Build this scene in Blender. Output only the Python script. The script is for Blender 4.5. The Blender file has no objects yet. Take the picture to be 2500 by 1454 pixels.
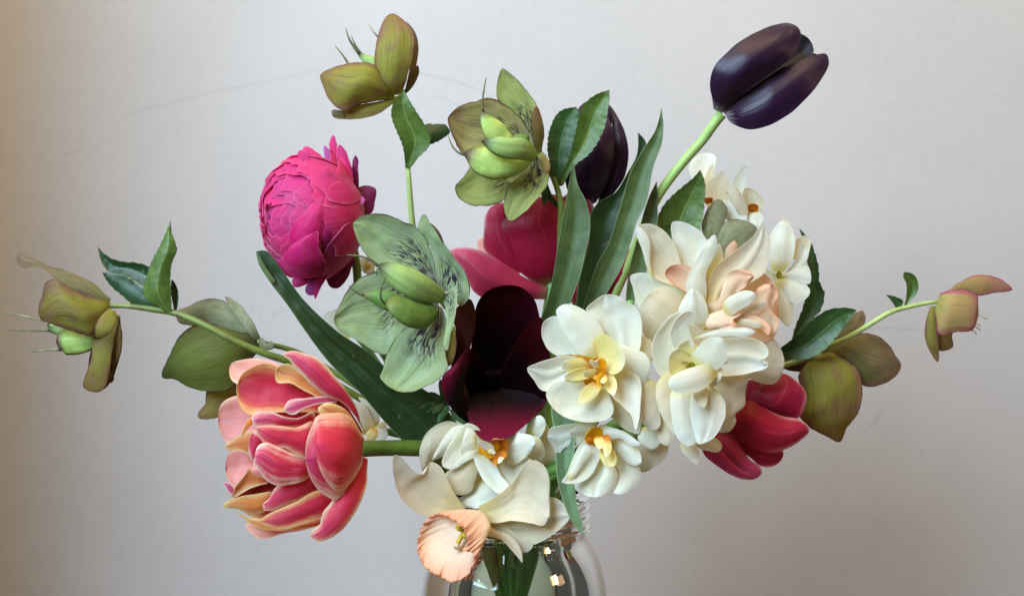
import bpy, math, random
import numpy as np
from mathutils import Vector, noise as mnoise

# ------------------------------------------------------------------ camera, light, exposure
SC = bpy.context.scene
COL = SC.collection
CAMD = 55.0            # cm from the camera to the plane of the jar
PXCM = 47.44           # photograph pixels per cm at that plane
cam_data = bpy.data.cameras.new("camera")
cam = bpy.data.objects.new("camera", cam_data)
COL.objects.link(cam)
cam.location = (0, -CAMD / 100, 0)
cam.rotation_euler = (math.pi / 2, 0, 0)
cam_data.sensor_fit = 'HORIZONTAL'
cam_data.angle = 2 * math.atan((1250 / PXCM) / CAMD)
cam_data.clip_start = 0.02
cam_data.clip_end = 50
SC.camera = cam
cam_data.dof.use_dof = True
cam_data.dof.focus_distance = 0.51
cam_data.dof.aperture_fstop = 9.0

world = bpy.data.worlds.new("World")
SC.world = world
world.use_nodes = True
bgn = world.node_tree.nodes["Background"]
bgn.inputs[0].default_value = (1.0, 0.95, 0.90, 1)
bgn.inputs[1].default_value = 0.07

def area(name, loc, target, sx, sy, power, color):
    l = bpy.data.lights.new(name, 'AREA')
    l.shape = 'RECTANGLE'
    l.size, l.size_y, l.energy, l.color = sx, sy, power, color
    o = bpy.data.objects.new(name, l)
    o.location = loc
    o.rotation_euler = (Vector(target) - Vector(loc)).to_track_quat('-Z', 'Y').to_euler()
    COL.objects.link(o)
    return o

area("window_light", (-0.76, -0.98, 0.78), (0.05, 0.15, 0.1), 0.80, 1.0, 50.0, (0.56, 0.77, 1.0))
area("room_light", (1.4, -0.7, 0.45), (0.0, 0.2, 0.0), 0.3, 0.3, 2.4, (1.0, 0.62, 0.36))
area("ceiling_light", (0.15, -0.30, 1.0), (0.15, 0.2, 0.2), 1.0, 0.7, 10.4, (1.0, 0.74, 0.38))

vs = SC.view_settings
vs.view_transform = 'Standard'
vs.look = 'None'
vs.exposure = 0.0
vs.gamma = 1.0
SC.cycles.use_denoising = True
SC.cycles.max_bounces = 12
SC.cycles.transmission_bounces = 10
SC.cycles.transparent_max_bounces = 12
SC.cycles.caustics_refractive = True
SC.cycles.sample_clamp_indirect = 6.0

# ------------------------------------------------------------------ photo pixels -> metres
FR = {'PX': (0, 0, 1.0), 'F1': (0, 500, 2.5958), 'F2': (500, 820, 2.6933), 'F3': (600, 0, 1.9654),
      'F4': (1050, 140, 2.3459), 'F5': (780, 480, 2.3452), 'F6': (1280, 660, 2.5074),
      'F7': (1500, 340, 2.2033), 'F8': (940, 980, 3.0676), 'G1': (1860, 560, 2.2719),
      'G2': (1560, 20, 3.0296), 'H5': (620, 320, 3.4625)}
cur = {'f': FR['PX'], 'parent': None, 'loc': Vector((0, 0, 0)), 'z': 0.0}

def W3(a):
    """array of (px, py, d cm towards the camera) -> metres"""
    a = np.asarray(a, float)
    s = (CAMD - a[..., 2]) / CAMD
    out = np.empty_like(a)
    out[..., 0] = (a[..., 0] - 1250) / PXCM * s / 100
    out[..., 1] = -a[..., 2] / 100
    out[..., 2] = (727 - a[..., 1]) / PXCM * s / 100
    return out

def frame(k):
    cur['f'] = FR[k]

def pts(s, need_d=False):
    """'x,y x,y,d ...' in the current tracing frame -> list of [px, py, d or nan]"""
    fx, fy, fs = cur['f']
    out = []
    for w in s.split():
        c = [float(v) for v in w.split(',')]
        d = c[2] + cur['z'] if len(c) > 2 else float('nan')
        out.append([fx + c[0] / fs, fy + c[1] / fs, d])
    return out

def hermite(P, n=None, ts=None, dense=24):
    """smooth curve through P, resampled to n equal steps of length (or at fractions ts)"""
    P = np.asarray(P, float)
    if len(P) == 2:
        P = np.vstack([P[0], (P[0] + P[1]) / 2, P[1]])
    ch = np.maximum(np.linalg.norm(np.diff(P[:, :2], axis=0), axis=1), 1e-3) ** 0.75
    t = np.concatenate([[0], np.cumsum(ch)])
    m = np.zeros_like(P)
    sl = np.diff(P, axis=0) / ch[:, None]
    m[1:-1] = (sl[:-1] * ch[1:, None] + sl[1:] * ch[:-1, None]) / (ch[1:] + ch[:-1])[:, None]
    m[0] = sl[0] * 1.5 - m[1] * 0.5
    m[-1] = sl[-1] * 1.5 - m[-2] * 0.5
    C, K = [], [0]
    for i in range(len(P) - 1):
        x = np.linspace(0, 1, dense, endpoint=False)[:, None]
        h = ch[i]
        C.append((2*x**3-3*x**2+1)*P[i] + (x**3-2*x**2+x)*h*m[i] + (-2*x**3+3*x**2)*P[i+1] + (x**3-x**2)*h*m[i+1])
        K.append(K[-1] + dense)
    C.append(P[-1:])
    C = np.vstack(C)
    return C, K

def resample(C, n):
    L = np.concatenate([[0], np.cumsum(np.linalg.norm(np.diff(C[:, :2], axis=0), axis=1) + 1e-6)])
    q = np.linspace(0, L[-1], n)
    return np.stack([np.interp(q, L, C[:, k]) for k in range(C.shape[1])], 1)

# ------------------------------------------------------------------ objects
def tag(o, label, cat, group=None, kind=None):
    if label: o['label'] = label
    if cat: o['category'] = cat
    if group: o['group'] = group
    if kind: o['kind'] = kind

def thing(name, label, cat, at, fr='PX', group=None, z=0.0):
    frame(fr)
    cur['z'] = z
    p = pts(at)[0]
    loc = Vector(W3([p])[0])
    o = bpy.data.objects.new(name, None)
    o.empty_display_size = 0.01
    o.location = loc
    COL.objects.link(o)
    tag(o, label, cat, group)
    cur['parent'], cur['loc'] = o, loc
    return o

def link_mesh(name, V, F, UV, mat, parent=None, loc=None, thick=0.0, smooth=True, label=None):
    loc = cur['loc'] if loc is None else loc
    me = bpy.data.meshes.new(name)
    V = np.asarray([tuple(q) for q in V], float) - np.asarray(loc)
    if thick:                      # two skins and a rim of its own, so the margin stays crisp
        Fa = np.asarray(F)
        fn = np.cross(V[Fa[:, 2]] - V[Fa[:, 0]], V[Fa[:, 3]] - V[Fa[:, 1]])
        N = np.zeros_like(V)
        for c in range(4): np.add.at(N, Fa[:, c], fn)
        N /= np.maximum(np.linalg.norm(N, axis=1), 1e-12)[:, None]
        cnt = {}
        for f in F:
            for c in range(4):
                a, b = f[c], f[(c+1) % 4]
                if (b, a) in cnt: del cnt[(b, a)]
                else: cnt[(a, b)] = 1
        n0 = len(V)
        top, bot = V + N*thick/2, V - N*thick/2
        rim_v, rim_f, rim_uv = [], [], []
        UVl = [tuple(q) for q in UV]
        for a, b in cnt:
            k = 2*n0 + len(rim_v)
            rim_v += [top[a], top[b], bot[b], bot[a]]
            rim_uv += [UVl[a], UVl[b], UVl[b], UVl[a]]
            rim_f.append((k+1, k, k+3, k+2))
        V = np.vstack([top, bot] + ([np.asarray(rim_v)] if rim_v else []))
        UV = UVl + UVl + rim_uv
        F = [tuple(f) for f in F] + [tuple(q + n0 for q in f[::-1]) for f in F] + rim_f
    me.from_pydata(V.tolist(), [], F)
    if UV is not None:
        ul = me.uv_layers.new(name="UVMap")
        idx = np.empty(len(me.loops), dtype=np.int32)
        me.loops.foreach_get("vertex_index", idx)
        ul.data.foreach_set("uv", np.asarray(UV, dtype=np.float32)[idx].ravel())
    if smooth:
        me.polygons.foreach_set("use_smooth", [True] * len(me.polygons))
    me.materials.append(mat)
    o = bpy.data.objects.new(name, me)
    COL.objects.link(o)
    par = cur['parent'] if parent is None else parent
    o.parent = par
    if label: o['label'] = label
    return o

def grid_faces(nr, nc, wrap=False):
    F = []
    for i in range(nr - 1):
        for j in range(nc if wrap else nc - 1):
            j2 = (j + 1) % nc
            F.append((i*nc + j, i*nc + j2, (i+1)*nc + j2, (i+1)*nc + j))
    return F

SEED = [1]
def P(s, mat, d0, d1, cup=0.0, arch=0.0, name='petal', el=0.0, er=0.0, fold=0.0, rip=0.05, ripf=0.7, edge=0.0,
      serr=None, ruf=None, ell=None, off=0.0, sharp=False, thick=0.00022, crease=0.0, label=None, parent=None, jit=1.2, bw=0.6, ridge=0.05):
    """A petal or leaf from its outline 'base | left side | tip | right side back to base' (tracing frame),
    depth from base d0 to tip d1 (cm towards the camera), arch along the spine, cup across it."""
    SEED[0] += 1
    rnd = random.Random(SEED[0])
    d0 += cur['z']; d1 += cur['z']
    B, L, T, R = [pts(q) for q in s.split('|')]
    def dep(lst, side):
        seq = [B[0]] + lst + [T[0]]
        ln = [0]
        for a, b in zip(seq, seq[1:]):
            ln.append(ln[-1] + math.hypot(b[0]-a[0], b[1]-a[1]))
        for q, l in zip(seq, ln):
            t = l / max(ln[-1], 1e-6)
            if math.isnan(q[2]):
                q[2] = d0 + (d1-d0)*t + arch*4*t*(1-t) + side*math.sin(math.pi*t)
    R = R[::-1]
    dep(L, el); dep(R, er)
    ax = np.array(T[0][:2]) - np.array(B[0][:2]); ax = ax / max(np.linalg.norm(ax), 1e-6)
    def claw(q):
        v = np.array(q[:2]) - np.array(B[0][:2])
        v = v - ax * np.dot(v, ax)
        return [B[0][0] + bw*v[0], B[0][1] + bw*v[1], B[0][2]]
    BL, BR = [claw(L[0])], [claw(R[0])]
    if sharp:
        CL, _ = hermite(BL + L + T); CR, _ = hermite(BR + R + T)
    else:
        C, K = hermite(BL + L + T + R[::-1] + BR)
        k = K[len(L) + 1]
        CL, CR = C[:k+1], C[k:][::-1]
    length = max(np.linalg.norm(np.diff(CL[:, :2], axis=0), axis=1).sum(), np.linalg.norm(np.diff(CR[:, :2], axis=0), axis=1).sum())
    nt = int(min(64, max(12, length / 8)))
    if serr: nt = int(min(150, max(nt, serr[0] * 6)))
    l = resample(CL, nt); r = resample(CR, nt)
    wid = np.linalg.norm(l[:, :2]-r[:, :2], axis=1).max()
    nu = int(min(34, max(9, wid / 8))) | 1
    t = np.linspace(0, 1, nt)
    l_s, r_s = l.copy(), r.copy()
    if edge or serr or jit:
        for C2, sg in ((l, -1), (r, 1)):
            tg = np.gradient(C2[:, :2], axis=0)
            nn = np.stack([tg[:, 1], -tg[:, 0]], 1)
            nn /= np.maximum(np.linalg.norm(nn, axis=1), 1e-6)[:, None]
            mid = (l[:, :2] + r[:, :2]) / 2
            flip = np.sign(np.sum(nn * (C2[:, :2] - mid), axis=1)); flip[flip == 0] = 1
            nn *= flip[:, None]
            o = np.zeros(nt)
            sd = rnd.random() * 100
            win = np.sin(np.pi * np.clip(t, 0, 1)) ** 0.5
            for i in range(nt):
                o[i] += jit * mnoise.noise((t[i]*9, sd, sg))
                if edge: o[i] += edge * (mnoise.noise((t[i]*22, sd+5, sg)) + 0.6*mnoise.noise((t[i]*47, sd+9, sg)))
            if serr:
                ph = (t * serr[0] + 0.15*sg) % 1.0
                o += serr[1] * (ph - 0.5) * (t > 0.12)
            C2[:, :2] += nn * (o * win)[:, None]
    ct = np.nan_to_num(np.sin(np.pi * np.clip(t, 0, 1) ** 0.85).clip(0) ** 1.1)
    u = np.linspace(-1, 1, nu)
    off_l, off_r = l - l_s, r - r_s
    l, r = l_s, r_s
    mid = (l + r) / 2
    half = (r - l) / 2
    G = mid[:, None, :] + half[:, None, :] * u[None, :, None]
    wl = np.clip((-u - 0.72)/0.28, 0, 1)**1.5; wr = np.clip((u - 0.72)/0.28, 0, 1)**1.5
    G += off_l[:, None, :] * wl[None, :, None] + off_r[:, None, :] * wr[None, :, None]
    prof = (1 - np.abs(u) ** 1.15) if fold else (0.55*(1 - u ** 2) + 0.45*(1 - u ** 2) ** 2)
    amt = fold if fold else cup * 0.62
    hw = np.linalg.norm(half[:, :2], axis=1) / PXCM
    row = np.minimum(abs(amt) * ct, (0.38 if abs(cup) >= 0.75 or fold else 0.19) * hw) * np.sign(amt)
    G[:, :, 2] += row[:, None] * prof[None, :]
    if not fold:                                   # each margin rolls a little, one way or the other
        ra, rb = rnd.uniform(-0.14, 0.12), rnd.uniform(-0.14, 0.12)
        rl = np.where(u < 0, ra, rb) * np.abs(u) ** 5
        G[:, :, 2] += (np.minimum(hw, 1.0) * np.sin(np.pi*t**1.3))[:, None] * rl[None, :]
    if ridge:                                      # soft lengthwise pleats
        sdr = rnd.random() * 90
        for j in range(nu):
            for i in range(nt):
                G[i, j, 2] += ridge * min(hw[i], 0.9) * (mnoise.noise((u[j]*2.6, t[i]*0.9, sdr)) + 0.45*mnoise.noise((u[j]*7.0, t[i]*1.3, sdr))) * min(1.0, 3*t[i])
    if crease:
        G[:, :, 2] += crease * (np.sin(np.pi*t)**0.6)[:, None] * np.exp(-(u/0.16)**2)[None, :]
    if ruf:
        k, a = ruf
        ph = rnd.random() * 6
        for j in range(nu):
            w = (np.abs(u[j]) ** 3 * np.clip(t*2, 0, 1) + t**5) / 1.2
            G[:, j, 2] += a * np.minimum(w, 1.2) * np.sin(k*2*math.pi*(t*np.sign(u[j]+1e-6)*0.9 + 0.35*u[j]) + ph)
    if ell:
        cx, cy, rx, ry, dc, rd = ell
        fx, fy, fs = cur['f']
        X = (G[:, :, 0] - (fx + cx/fs)) / (rx/fs); Y = (G[:, :, 1] - (fy + cy/fs)) / (ry/fs)
        q = np.clip(1 - X*X - Y*Y, 0.0, 1)
        G[:, :, 2] = cur['z'] + dc + rd*np.sqrt(q) + off + (G[:, :, 2] - (d0 + (d1-d0)*t)[:, None]) + ((d1-d0)*t)[:, None]
    sd = rnd.random() * 50
    if rip:
        for i in range(nt):
            for j in range(nu):
                x, y = G[i, j, 0] / PXCM, G[i, j, 1] / PXCM
                G[i, j, 2] += rip * (mnoise.noise((x*ripf*2.2, y*ripf*2.2, sd)) + 0.4*mnoise.noise((x*ripf*6, y*ripf*6, sd))) * (0.25 + t[i])
    V = W3(G).reshape(-1, 3)
    UV = np.stack([np.broadcast_to((u+1)/2, (nt, nu)), np.broadcast_to(t[:, None], (nt, nu))], 2).reshape(-1, 2)
    return link_mesh(name, V, grid_faces(nt, nu), UV, mat, parent=parent, thick=thick, label=label)

def tube_pts(path, radii, nseg=12, sample=8.0, flat=1.0, close=True, wob=0.0, keel=0.0):
    """tube along path [px,py,d]; radii in cm at the path's points"""
    Pp = np.asarray(path, float)
    A = np.column_stack([Pp, np.interp(np.linspace(0, 1, len(Pp)), np.linspace(0, 1, len(radii)), radii)])
    C, _ = hermite(A)
    C3 = W3(C[:, :3])
    Ln = np.concatenate([[0], np.cumsum(np.linalg.norm(np.diff(C3, axis=0), axis=1) + 1e-9)])
    n = int(min(90, max(6, Ln[-1] * 100 * PXCM / sample)))
    q = np.linspace(0, Ln[-1], n)
    S = np.stack([np.interp(q, Ln, C3[:, k]) for k in range(3)], 1)
    r = np.interp(q, Ln, C[:, 3]) / 100
    T = np.gradient(S, axis=0)
    T /= np.maximum(np.linalg.norm(T, axis=1), 1e-9)[:, None]
    nrm = np.cross(T[0], [0, 1, 0]);
    if np.linalg.norm(nrm) < 1e-3: nrm = np.cross(T[0], [1, 0, 0])
    V, UV = [], []
    for i in range(n):
        nrm = nrm - T[i]*np.dot(nrm, T[i]); nrm = nrm/np.linalg.norm(nrm)
        b = np.cross(T[i], nrm)
        for j in range(nseg):
            a = 2*math.pi*j/nseg
            rr = r[i]
            if keel: rr *= 1 + keel*abs(math.cos(a))**7 - 0.10*math.sin(a)**2
            if wob: rr *= 1 + wob*mnoise.noise((S[i][0]*60, S[i][2]*60, j*0.7))
            V.append(S[i] + nrm*math.cos(a)*rr + b*math.sin(a)*rr*flat)
            UV.append((j/nseg, i/(n-1)))
    F = grid_faces(n, nseg, wrap=True)
    if close:
        V.append(S[0]); UV.append((0, 0)); V.append(S[-1]); UV.append((0, 1))
        a, z = n*nseg, n*nseg+1
        for j in range(nseg):
            F.append((a, (j+1) % nseg, j)); F.append((z, (n-1)*nseg + j, (n-1)*nseg + (j+1) % nseg))
    return np.asarray(V), F, UV

def TB(s, radii, mat, name='stem', nseg=12, flat=1.0, parent=None, sample=8.0, wob=0.0, label=None):
    pod_ = name == 'seed_pod'
    V, F, UV = tube_pts(pts(s), [q*0.9 for q in radii] if pod_ else radii, 24 if pod_ else nseg, sample, flat*(0.8 if pod_ else 1), wob=0.25 if pod_ else wob, keel=0.2 if pod_ else 0.0)
    return link_mesh(name, V, F, UV, mat, parent=parent, label=label)

SLOT = [0]
def STEM(s, r, mat, slot, name='stem', via=None, bottom=None):
    """a stem: traced part s, then down through the jar's mouth at slot=(x px, depth) to the jar's bottom"""
    path = pts(s)
    sx, sd = slot
    z = cur['f']
    if via:
        frame('PX')
        path += [[float(v) for v in w.split(',')] for w in via.split()]
        cur['f'] = z
    bx, bd = bottom if bottom else (1253 - (sx-1253)*0.75, -sd*0.75)
    path += [[sx, 1185, sd], [sx*0.8 + bx*0.2, 1330, sd*0.75 + bd*0.25], [bx*0.75 + sx*0.25, 1700, bd*0.8 + sd*0.2], [bx, 1985, bd]]
    V, F, UV = tube_pts(path, r if isinstance(r, (list, tuple)) else [r*0.85, r, r, r*1.05], 12, 10.0)
    return link_mesh(name, V, F, UV, mat)

# ------------------------------------------------------------------ materials
def lin(h, a=1.0):
    if isinstance(h, (tuple, list)): return tuple(h[:3]) + (a,)
    h = h.lstrip('#')
    c = [int(h[i:i+2], 16)/255 for i in (0, 2, 4)]
    return tuple((v/12.92 if v <= 0.04045 else ((v+0.055)/1.055)**2.4) for v in c) + (a,)

class NT:
    def __init__(s, name):
        s.mat = bpy.data.materials.new(name)
        s.mat.use_nodes = True
        s.t = s.mat.node_tree
        s.t.nodes.clear()
        s.out = s.t.nodes.new('ShaderNodeOutputMaterial')
    def n(s, ty, **kw):
        nd = s.t.nodes.new('ShaderNode' + ty)
        for k, v in kw.items(): setattr(nd, k, v)
        return nd
    def set(s, sock, v):
        if isinstance(v, bpy.types.NodeSocket): s.t.links.new(v, sock)
        elif isinstance(v, (tuple, list)) and len(v) == 3 and sock.type == 'RGBA': sock.default_value = tuple(v) + (1,)
        else: sock.default_value = v
    def m(s, op, a, b=0.0, c=0.0, clamp=False):
        nd = s.n('Math', operation=op, use_clamp=clamp)
        s.set(nd.inputs[0], a); s.set(nd.inputs[1], b)
        if op in ('MULTIPLY_ADD', 'SMOOTH_MIN', 'SMOOTH_MAX', 'COMPARE'): s.set(nd.inputs[2], c)
        return nd.outputs[0]
    def ss(s, x, lo, hi, a=0.0, b=1.0):
        nd = s.n('MapRange', interpolation_type='SMOOTHSTEP')
        for i, v in enumerate((x, lo, hi, a, b)): s.set(nd.inputs[i], v)
        return nd.outputs[0]
    def mix(s, f, a, b, mode='MIX'):
        nd = s.n('Mix', data_type='RGBA', blend_type=mode)
        s.set(nd.inputs[0], f); s.set(nd.inputs[6], a); s.set(nd.inputs[7], b)
        return nd.outputs[2]
    def xyz(s, x, y, z=0.0):
        nd = s.n('CombineXYZ')
        s.set(nd.inputs[0], x); s.set(nd.inputs[1], y); s.set(nd.inputs[2], z)
        return nd.outputs[0]
    def noise(s, v, scale=1.0, detail=2.0, rough=0.5, dist=0.0):
        nd = s.n('TexNoise')
        s.set(nd.inputs['Vector'], v)
        nd.inputs['Scale'].default_value = scale; nd.inputs['Detail'].default_value = detail
        nd.inputs['Roughness'].default_value = rough; nd.inputs['Distortion'].default_value = dist
        return nd.outputs[0]
    def bump(s, h, strength, dist=0.001):
        nd = s.n('Bump')
        s.set(nd.inputs['Height'], h)
        nd.inputs['Strength'].default_value = strength; nd.inputs['Distance'].default_value = dist
        return nd.outputs[0]

def finish(k, col, rough=0.5, spec=0.35, trans=0.3, bump=None, sheen=0.0, coat=0.0, tcol=None):
    p = k.n('BsdfPrincipled')
    k.set(p.inputs['Base Color'], col); k.set(p.inputs['Roughness'], rough)
    p.inputs['Specular IOR Level'].default_value = spec
    p.inputs['Sheen Weight'].default_value = sheen
    p.inputs['Coat Weight'].default_value = coat
    if bump is not None: k.set(p.inputs['Normal'], bump)
    if trans > 0:
        tr = k.n('BsdfTranslucent')
        k.set(tr.inputs[0], tcol if tcol is not None else col)
        mx = k.n('MixShader')
        mx.inputs[0].default_value = trans
        k.t.links.new(p.outputs[0], mx.inputs[1]); k.t.links.new(tr.outputs[0], mx.inputs[2])
        k.t.links.new(mx.outputs[0], k.out.inputs[0])
    else:
        k.t.links.new(p.outputs[0], k.out.inputs[0])
    return k.mat

def uvparts(k):
    uv = k.n('UVMap').outputs[0]
    sp = k.n('SeparateXYZ'); k.set(sp.inputs[0], uv)
    u, v = sp.outputs[0], sp.outputs[1]
    s = k.m('ABSOLUTE', k.m('MULTIPLY_ADD', u, 2.0, -1.0))
    rnd = k.n('ObjectInfo').outputs['Random']
    return u, v, s, rnd

def petal_mat(name, base, mid, tip=None, edge=None, er=(0.6, 1.0), edge_amt=1.0, efeather=0.35, etip=False, streak=None, sw=0.12, samt=0.0,
              vein=None, vamt=0.0, vs=26.0, mott=None, mamt=0.0, ms=6.0, b0=0.0, b1=0.3, spots=None, spamt=0.9, rough=0.5, spec=0.3,
              trans=0.3, sheen=0.0, coat=0.0, bumps=0.25, var=0.12, rim=None, rimw=0.965):
    k = NT(name)
    u, v, s, rnd = uvparts(k)
    r100 = k.m('MULTIPLY', rnd, 97.0)
    fib = k.noise(k.xyz(k.m('MULTIPLY', u, vs), k.m('MULTIPLY', v, 1.3), r100), 1.0, 3.0, 0.6)
    fib2 = k.noise(k.xyz(k.m('MULTIPLY', u, vs*2.6), k.m('MULTIPLY', v, 2.2), r100), 1.0, 2.0, 0.6)
    blot = k.noise(k.xyz(k.m('MULTIPLY', u, ms), k.m('MULTIPLY', v, ms), r100), 1.0, 4.0, 0.6)
    col = k.mix(k.ss(k.m('ADD', v, k.m('MULTIPLY', k.m('SUBTRACT', fib, 0.5), 0.25)), b0, b1), lin(base), lin(mid))
    if tip: col = k.mix(k.ss(v, 0.45, 1.0), col, lin(tip))
    if mott: col = k.mix(k.m('MULTIPLY', k.ss(blot, 0.42, 0.66), mamt), col, lin(mott))
    if edge:
        E = k.m('SUBTRACT', 1.0, k.m('MULTIPLY', k.m('SUBTRACT', 1.0, k.m('POWER', s, 2.0)), k.m('SUBTRACT', 1.0, k.m('POWER', v, 9.0))))
        E = k.m('ADD', E, k.m('MULTIPLY', k.m('SUBTRACT', fib, 0.5), efeather))
        E = k.m('ADD', E, k.m('MULTIPLY', k.m('SUBTRACT', blot, 0.5), efeather*0.8))
        ef = k.m('MULTIPLY', k.ss(E, er[0], er[1]), edge_amt)
        if etip: ef = k.m('MULTIPLY', ef, k.ss(v, 0.45, 0.98))
        col = k.mix(ef, col, lin(edge))
    if streak:
        w = k.m('SUBTRACT', s, k.m('MULTIPLY', k.m('SUBTRACT', fib, 0.5), 0.35))
        col = k.mix(k.m('MULTIPLY', k.m('MULTIPLY', k.ss(w, sw, 0.0), k.ss(v, 0.25, 0.9)), samt), col, lin(streak))
    if vein:
        col = k.mix(k.m('MULTIPLY', k.ss(fib2, 0.52, 0.7), vamt), col, lin(vein))
    if spots:
        d1 = k.noise(k.xyz(k.m('MULTIPLY', u, 40.0), k.m('MULTIPLY', v, 13.0), r100), 1.0, 1.0, 0.4)
        wave = k.m('ABSOLUTE', k.m('SUBTRACT', fib2, 0.5))
        msk = k.m('MULTIPLY', k.ss(d1, 0.46, 0.53), k.ss(v, 0.66, 0.34))
        msk = k.m('MULTIPLY', msk, k.ss(s, 0.85, 0.35))
        blush = k.m('MULTIPLY', k.ss(v, 0.34, 0.12), 0.55)
        col = k.mix(k.m('MULTIPLY', k.m('MAXIMUM', msk, k.m('MULTIPLY', blush, k.ss(fib, 0.4, 0.6))), spamt), col, lin(spots))
    if rim:
        E2 = k.m('SUBTRACT', 1.0, k.m('MULTIPLY', k.m('SUBTRACT', 1.0, s), k.m('SUBTRACT', 1.0, k.m('POWER', v, 14.0))))
        E2 = k.m('ADD', E2, k.m('MULTIPLY', k.m('SUBTRACT', blot, 0.5), 0.14))
        col = k.mix(k.ss(E2, rimw, 0.995), col, lin(rim))
    hv = k.n('HueSaturation')
    k.set(hv.inputs['Color'], col)
    k.set(hv.inputs['Value'], k.m('MULTIPLY_ADD', rnd, var*2, 1.0-var))
    k.set(hv.inputs['Hue'], k.m('MULTIPLY_ADD', rnd, 0.012, 0.494))
    col = hv.outputs[0]
    bp = k.bump(k.m('ADD', k.m('MULTIPLY', fib, 0.7), k.m('MULTIPLY', fib2, 0.5)), bumps, 0.0008)
    return finish(k, col, rough, spec, trans, bp, sheen, coat)

def leaf_mat(name, c1, c2, veincol, kind='parallel', rough=0.42, spec=0.45, trans=0.18, bumps=0.35, edgec=None, nlat=9.0):
    k = NT(name)
    u, v, s, rnd = uvparts(k)
    r100 = k.m('MULTIPLY', rnd, 97.0)
    tc = k.n('TexCoord').outputs['Object']
    blot = k.noise(tc, 140.0, 4.0, 0.65)
    big = k.noise(tc, 38.0, 2.0, 0.5)
    col = k.mix(k.ss(k.m('ADD', k.m('MULTIPLY', blot, 0.55), k.m('MULTIPLY', big, 0.45)), 0.36, 0.64), lin(c1), lin(c2))
    if kind == 'parallel':
        fib = k.noise(k.xyz(k.m('MULTIPLY', u, 48.0), k.m('MULTIPLY', v, 1.2), r100), 1.0, 2.0, 0.6)
        col = k.mix(k.m('MULTIPLY', k.ss(fib, 0.5, 0.68), 0.35), col, lin(veincol))
        h = fib
        if edgec: col = k.mix(k.ss(s, 0.94, 0.99), col, lin(edgec))
    else:
        ph = k.m('SUBTRACT', k.m('MULTIPLY', v, nlat), k.m('MULTIPLY', s, nlat*0.42))
        ph = k.m('ADD', ph, k.m('MULTIPLY', k.m('SUBTRACT', big, 0.5), 0.8))
        tri = k.m('ABSOLUTE', k.m('SUBTRACT', k.m('FRACT', ph), 0.5))
        lat = k.m('MULTIPLY', k.ss(tri, 0.07, 0.0), k.ss(s, 1.0, 0.3))
        midr = k.ss(s, 0.055, 0.02)
        net = k.noise(tc, 420.0, 2.0, 0.6)
        col = k.mix(k.m('MULTIPLY', k.m('MAXIMUM', k.m('MULTIPLY', lat, 0.22), k.m('MULTIPLY', midr, 0.75)), 0.9), col, lin(veincol))
        col = k.mix(k.m('MULTIPLY', k.ss(net, 0.5, 0.7), 0.15), col, lin(veincol))
        if edgec: col = k.mix(k.ss(s, 0.95, 0.99), col, lin(edgec))
        h = k.m('ADD', k.m('MULTIPLY', k.m('MAXIMUM', k.m('MULTIPLY', lat, 0.15), midr), -0.5), k.m('MULTIPLY', net, 0.35))
    bloom = k.noise(tc, 22.0, 3.0, 0.6)
    col = k.mix(k.m('MULTIPLY', k.ss(bloom, 0.5, 0.72), 0.35), col, lin(veincol))
    fleck = k.ss(k.noise(tc, 260.0, 1.0, 0.5), 0.72, 0.78)
    col = k.mix(k.m('MULTIPLY', fleck, 0.22), col, lin('a8a878'))
    hv = k.n('HueSaturation')
    k.set(hv.inputs['Color'], col)
    k.set(hv.inputs['Value'], k.m('MULTIPLY_ADD', rnd, 0.2, 0.9))
    rg = k.m('MULTIPLY_ADD', blot, 0.25, rough-0.12)
    return finish(k, hv.outputs[0], rg, spec, trans, k.bump(h, bumps if kind == 'parallel' else bumps*0.5, 0.0007))

def stem_mat(name, c1, c2, blush=None, rough=0.45, trans=0.0):
    k = NT(name)
    u, v, s, rnd = uvparts(k)
    tc = k.n('TexCoord').outputs['Object']
    nz = k.noise(tc, 160.0, 3.0, 0.6)
    big = k.noise(tc, 30.0, 2.0, 0.5)
    col = k.mix(k.ss(k.m('ADD', k.m('MULTIPLY', nz, 0.4), k.m('MULTIPLY', big, 0.6)), 0.35, 0.65), lin(c1), lin(c2))
    if blush: col = k.mix(k.m('MULTIPLY', k.ss(k.noise(tc, 90.0, 3.0, 0.6), 0.5, 0.68), 0.6), col, lin(blush))
    st = k.noise(k.xyz(k.m('MULTIPLY', u, 22.0), k.m('MULTIPLY', v, 1.5), rnd), 1.0, 2.0, 0.5)
    return finish(k, col, rough, 0.4, trans, k.bump(st, 0.25, 0.0006))

def pod_mat(name, c1, c2, suture):
    k = NT(name)
    u, v, s, rnd = uvparts(k)
    tc = k.n('TexCoord').outputs['Object']
    nz = k.noise(tc, 170.0, 3.0, 0.6)
    cross = k.noise(k.xyz(k.m('MULTIPLY', u, 5.0), k.m('MULTIPLY', v, 22.0), rnd), 1.0, 2.0, 0.6)
    col = k.mix(k.ss(nz, 0.35, 0.65), lin(c1), lin(c2))
    col = k.mix(k.m('MULTIPLY', k.ss(cross, 0.5, 0.66), 0.3), col, lin(c2))
    d = k.m('ABSOLUTE', k.m('SUBTRACT', k.m('FRACT', k.m('ADD', u, 0.5)), 0.5))
    col = k.mix(k.m('MULTIPLY', k.ss(d, 0.022, 0.008), 0.8), col, lin(suture))
    col = k.mix(k.ss(v, 0.72, 0.97), col, lin(suture))
    return finish(k, col, 0.5, 0.35, 0.22, k.bump(cross, 0.3, 0.0006))

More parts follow.
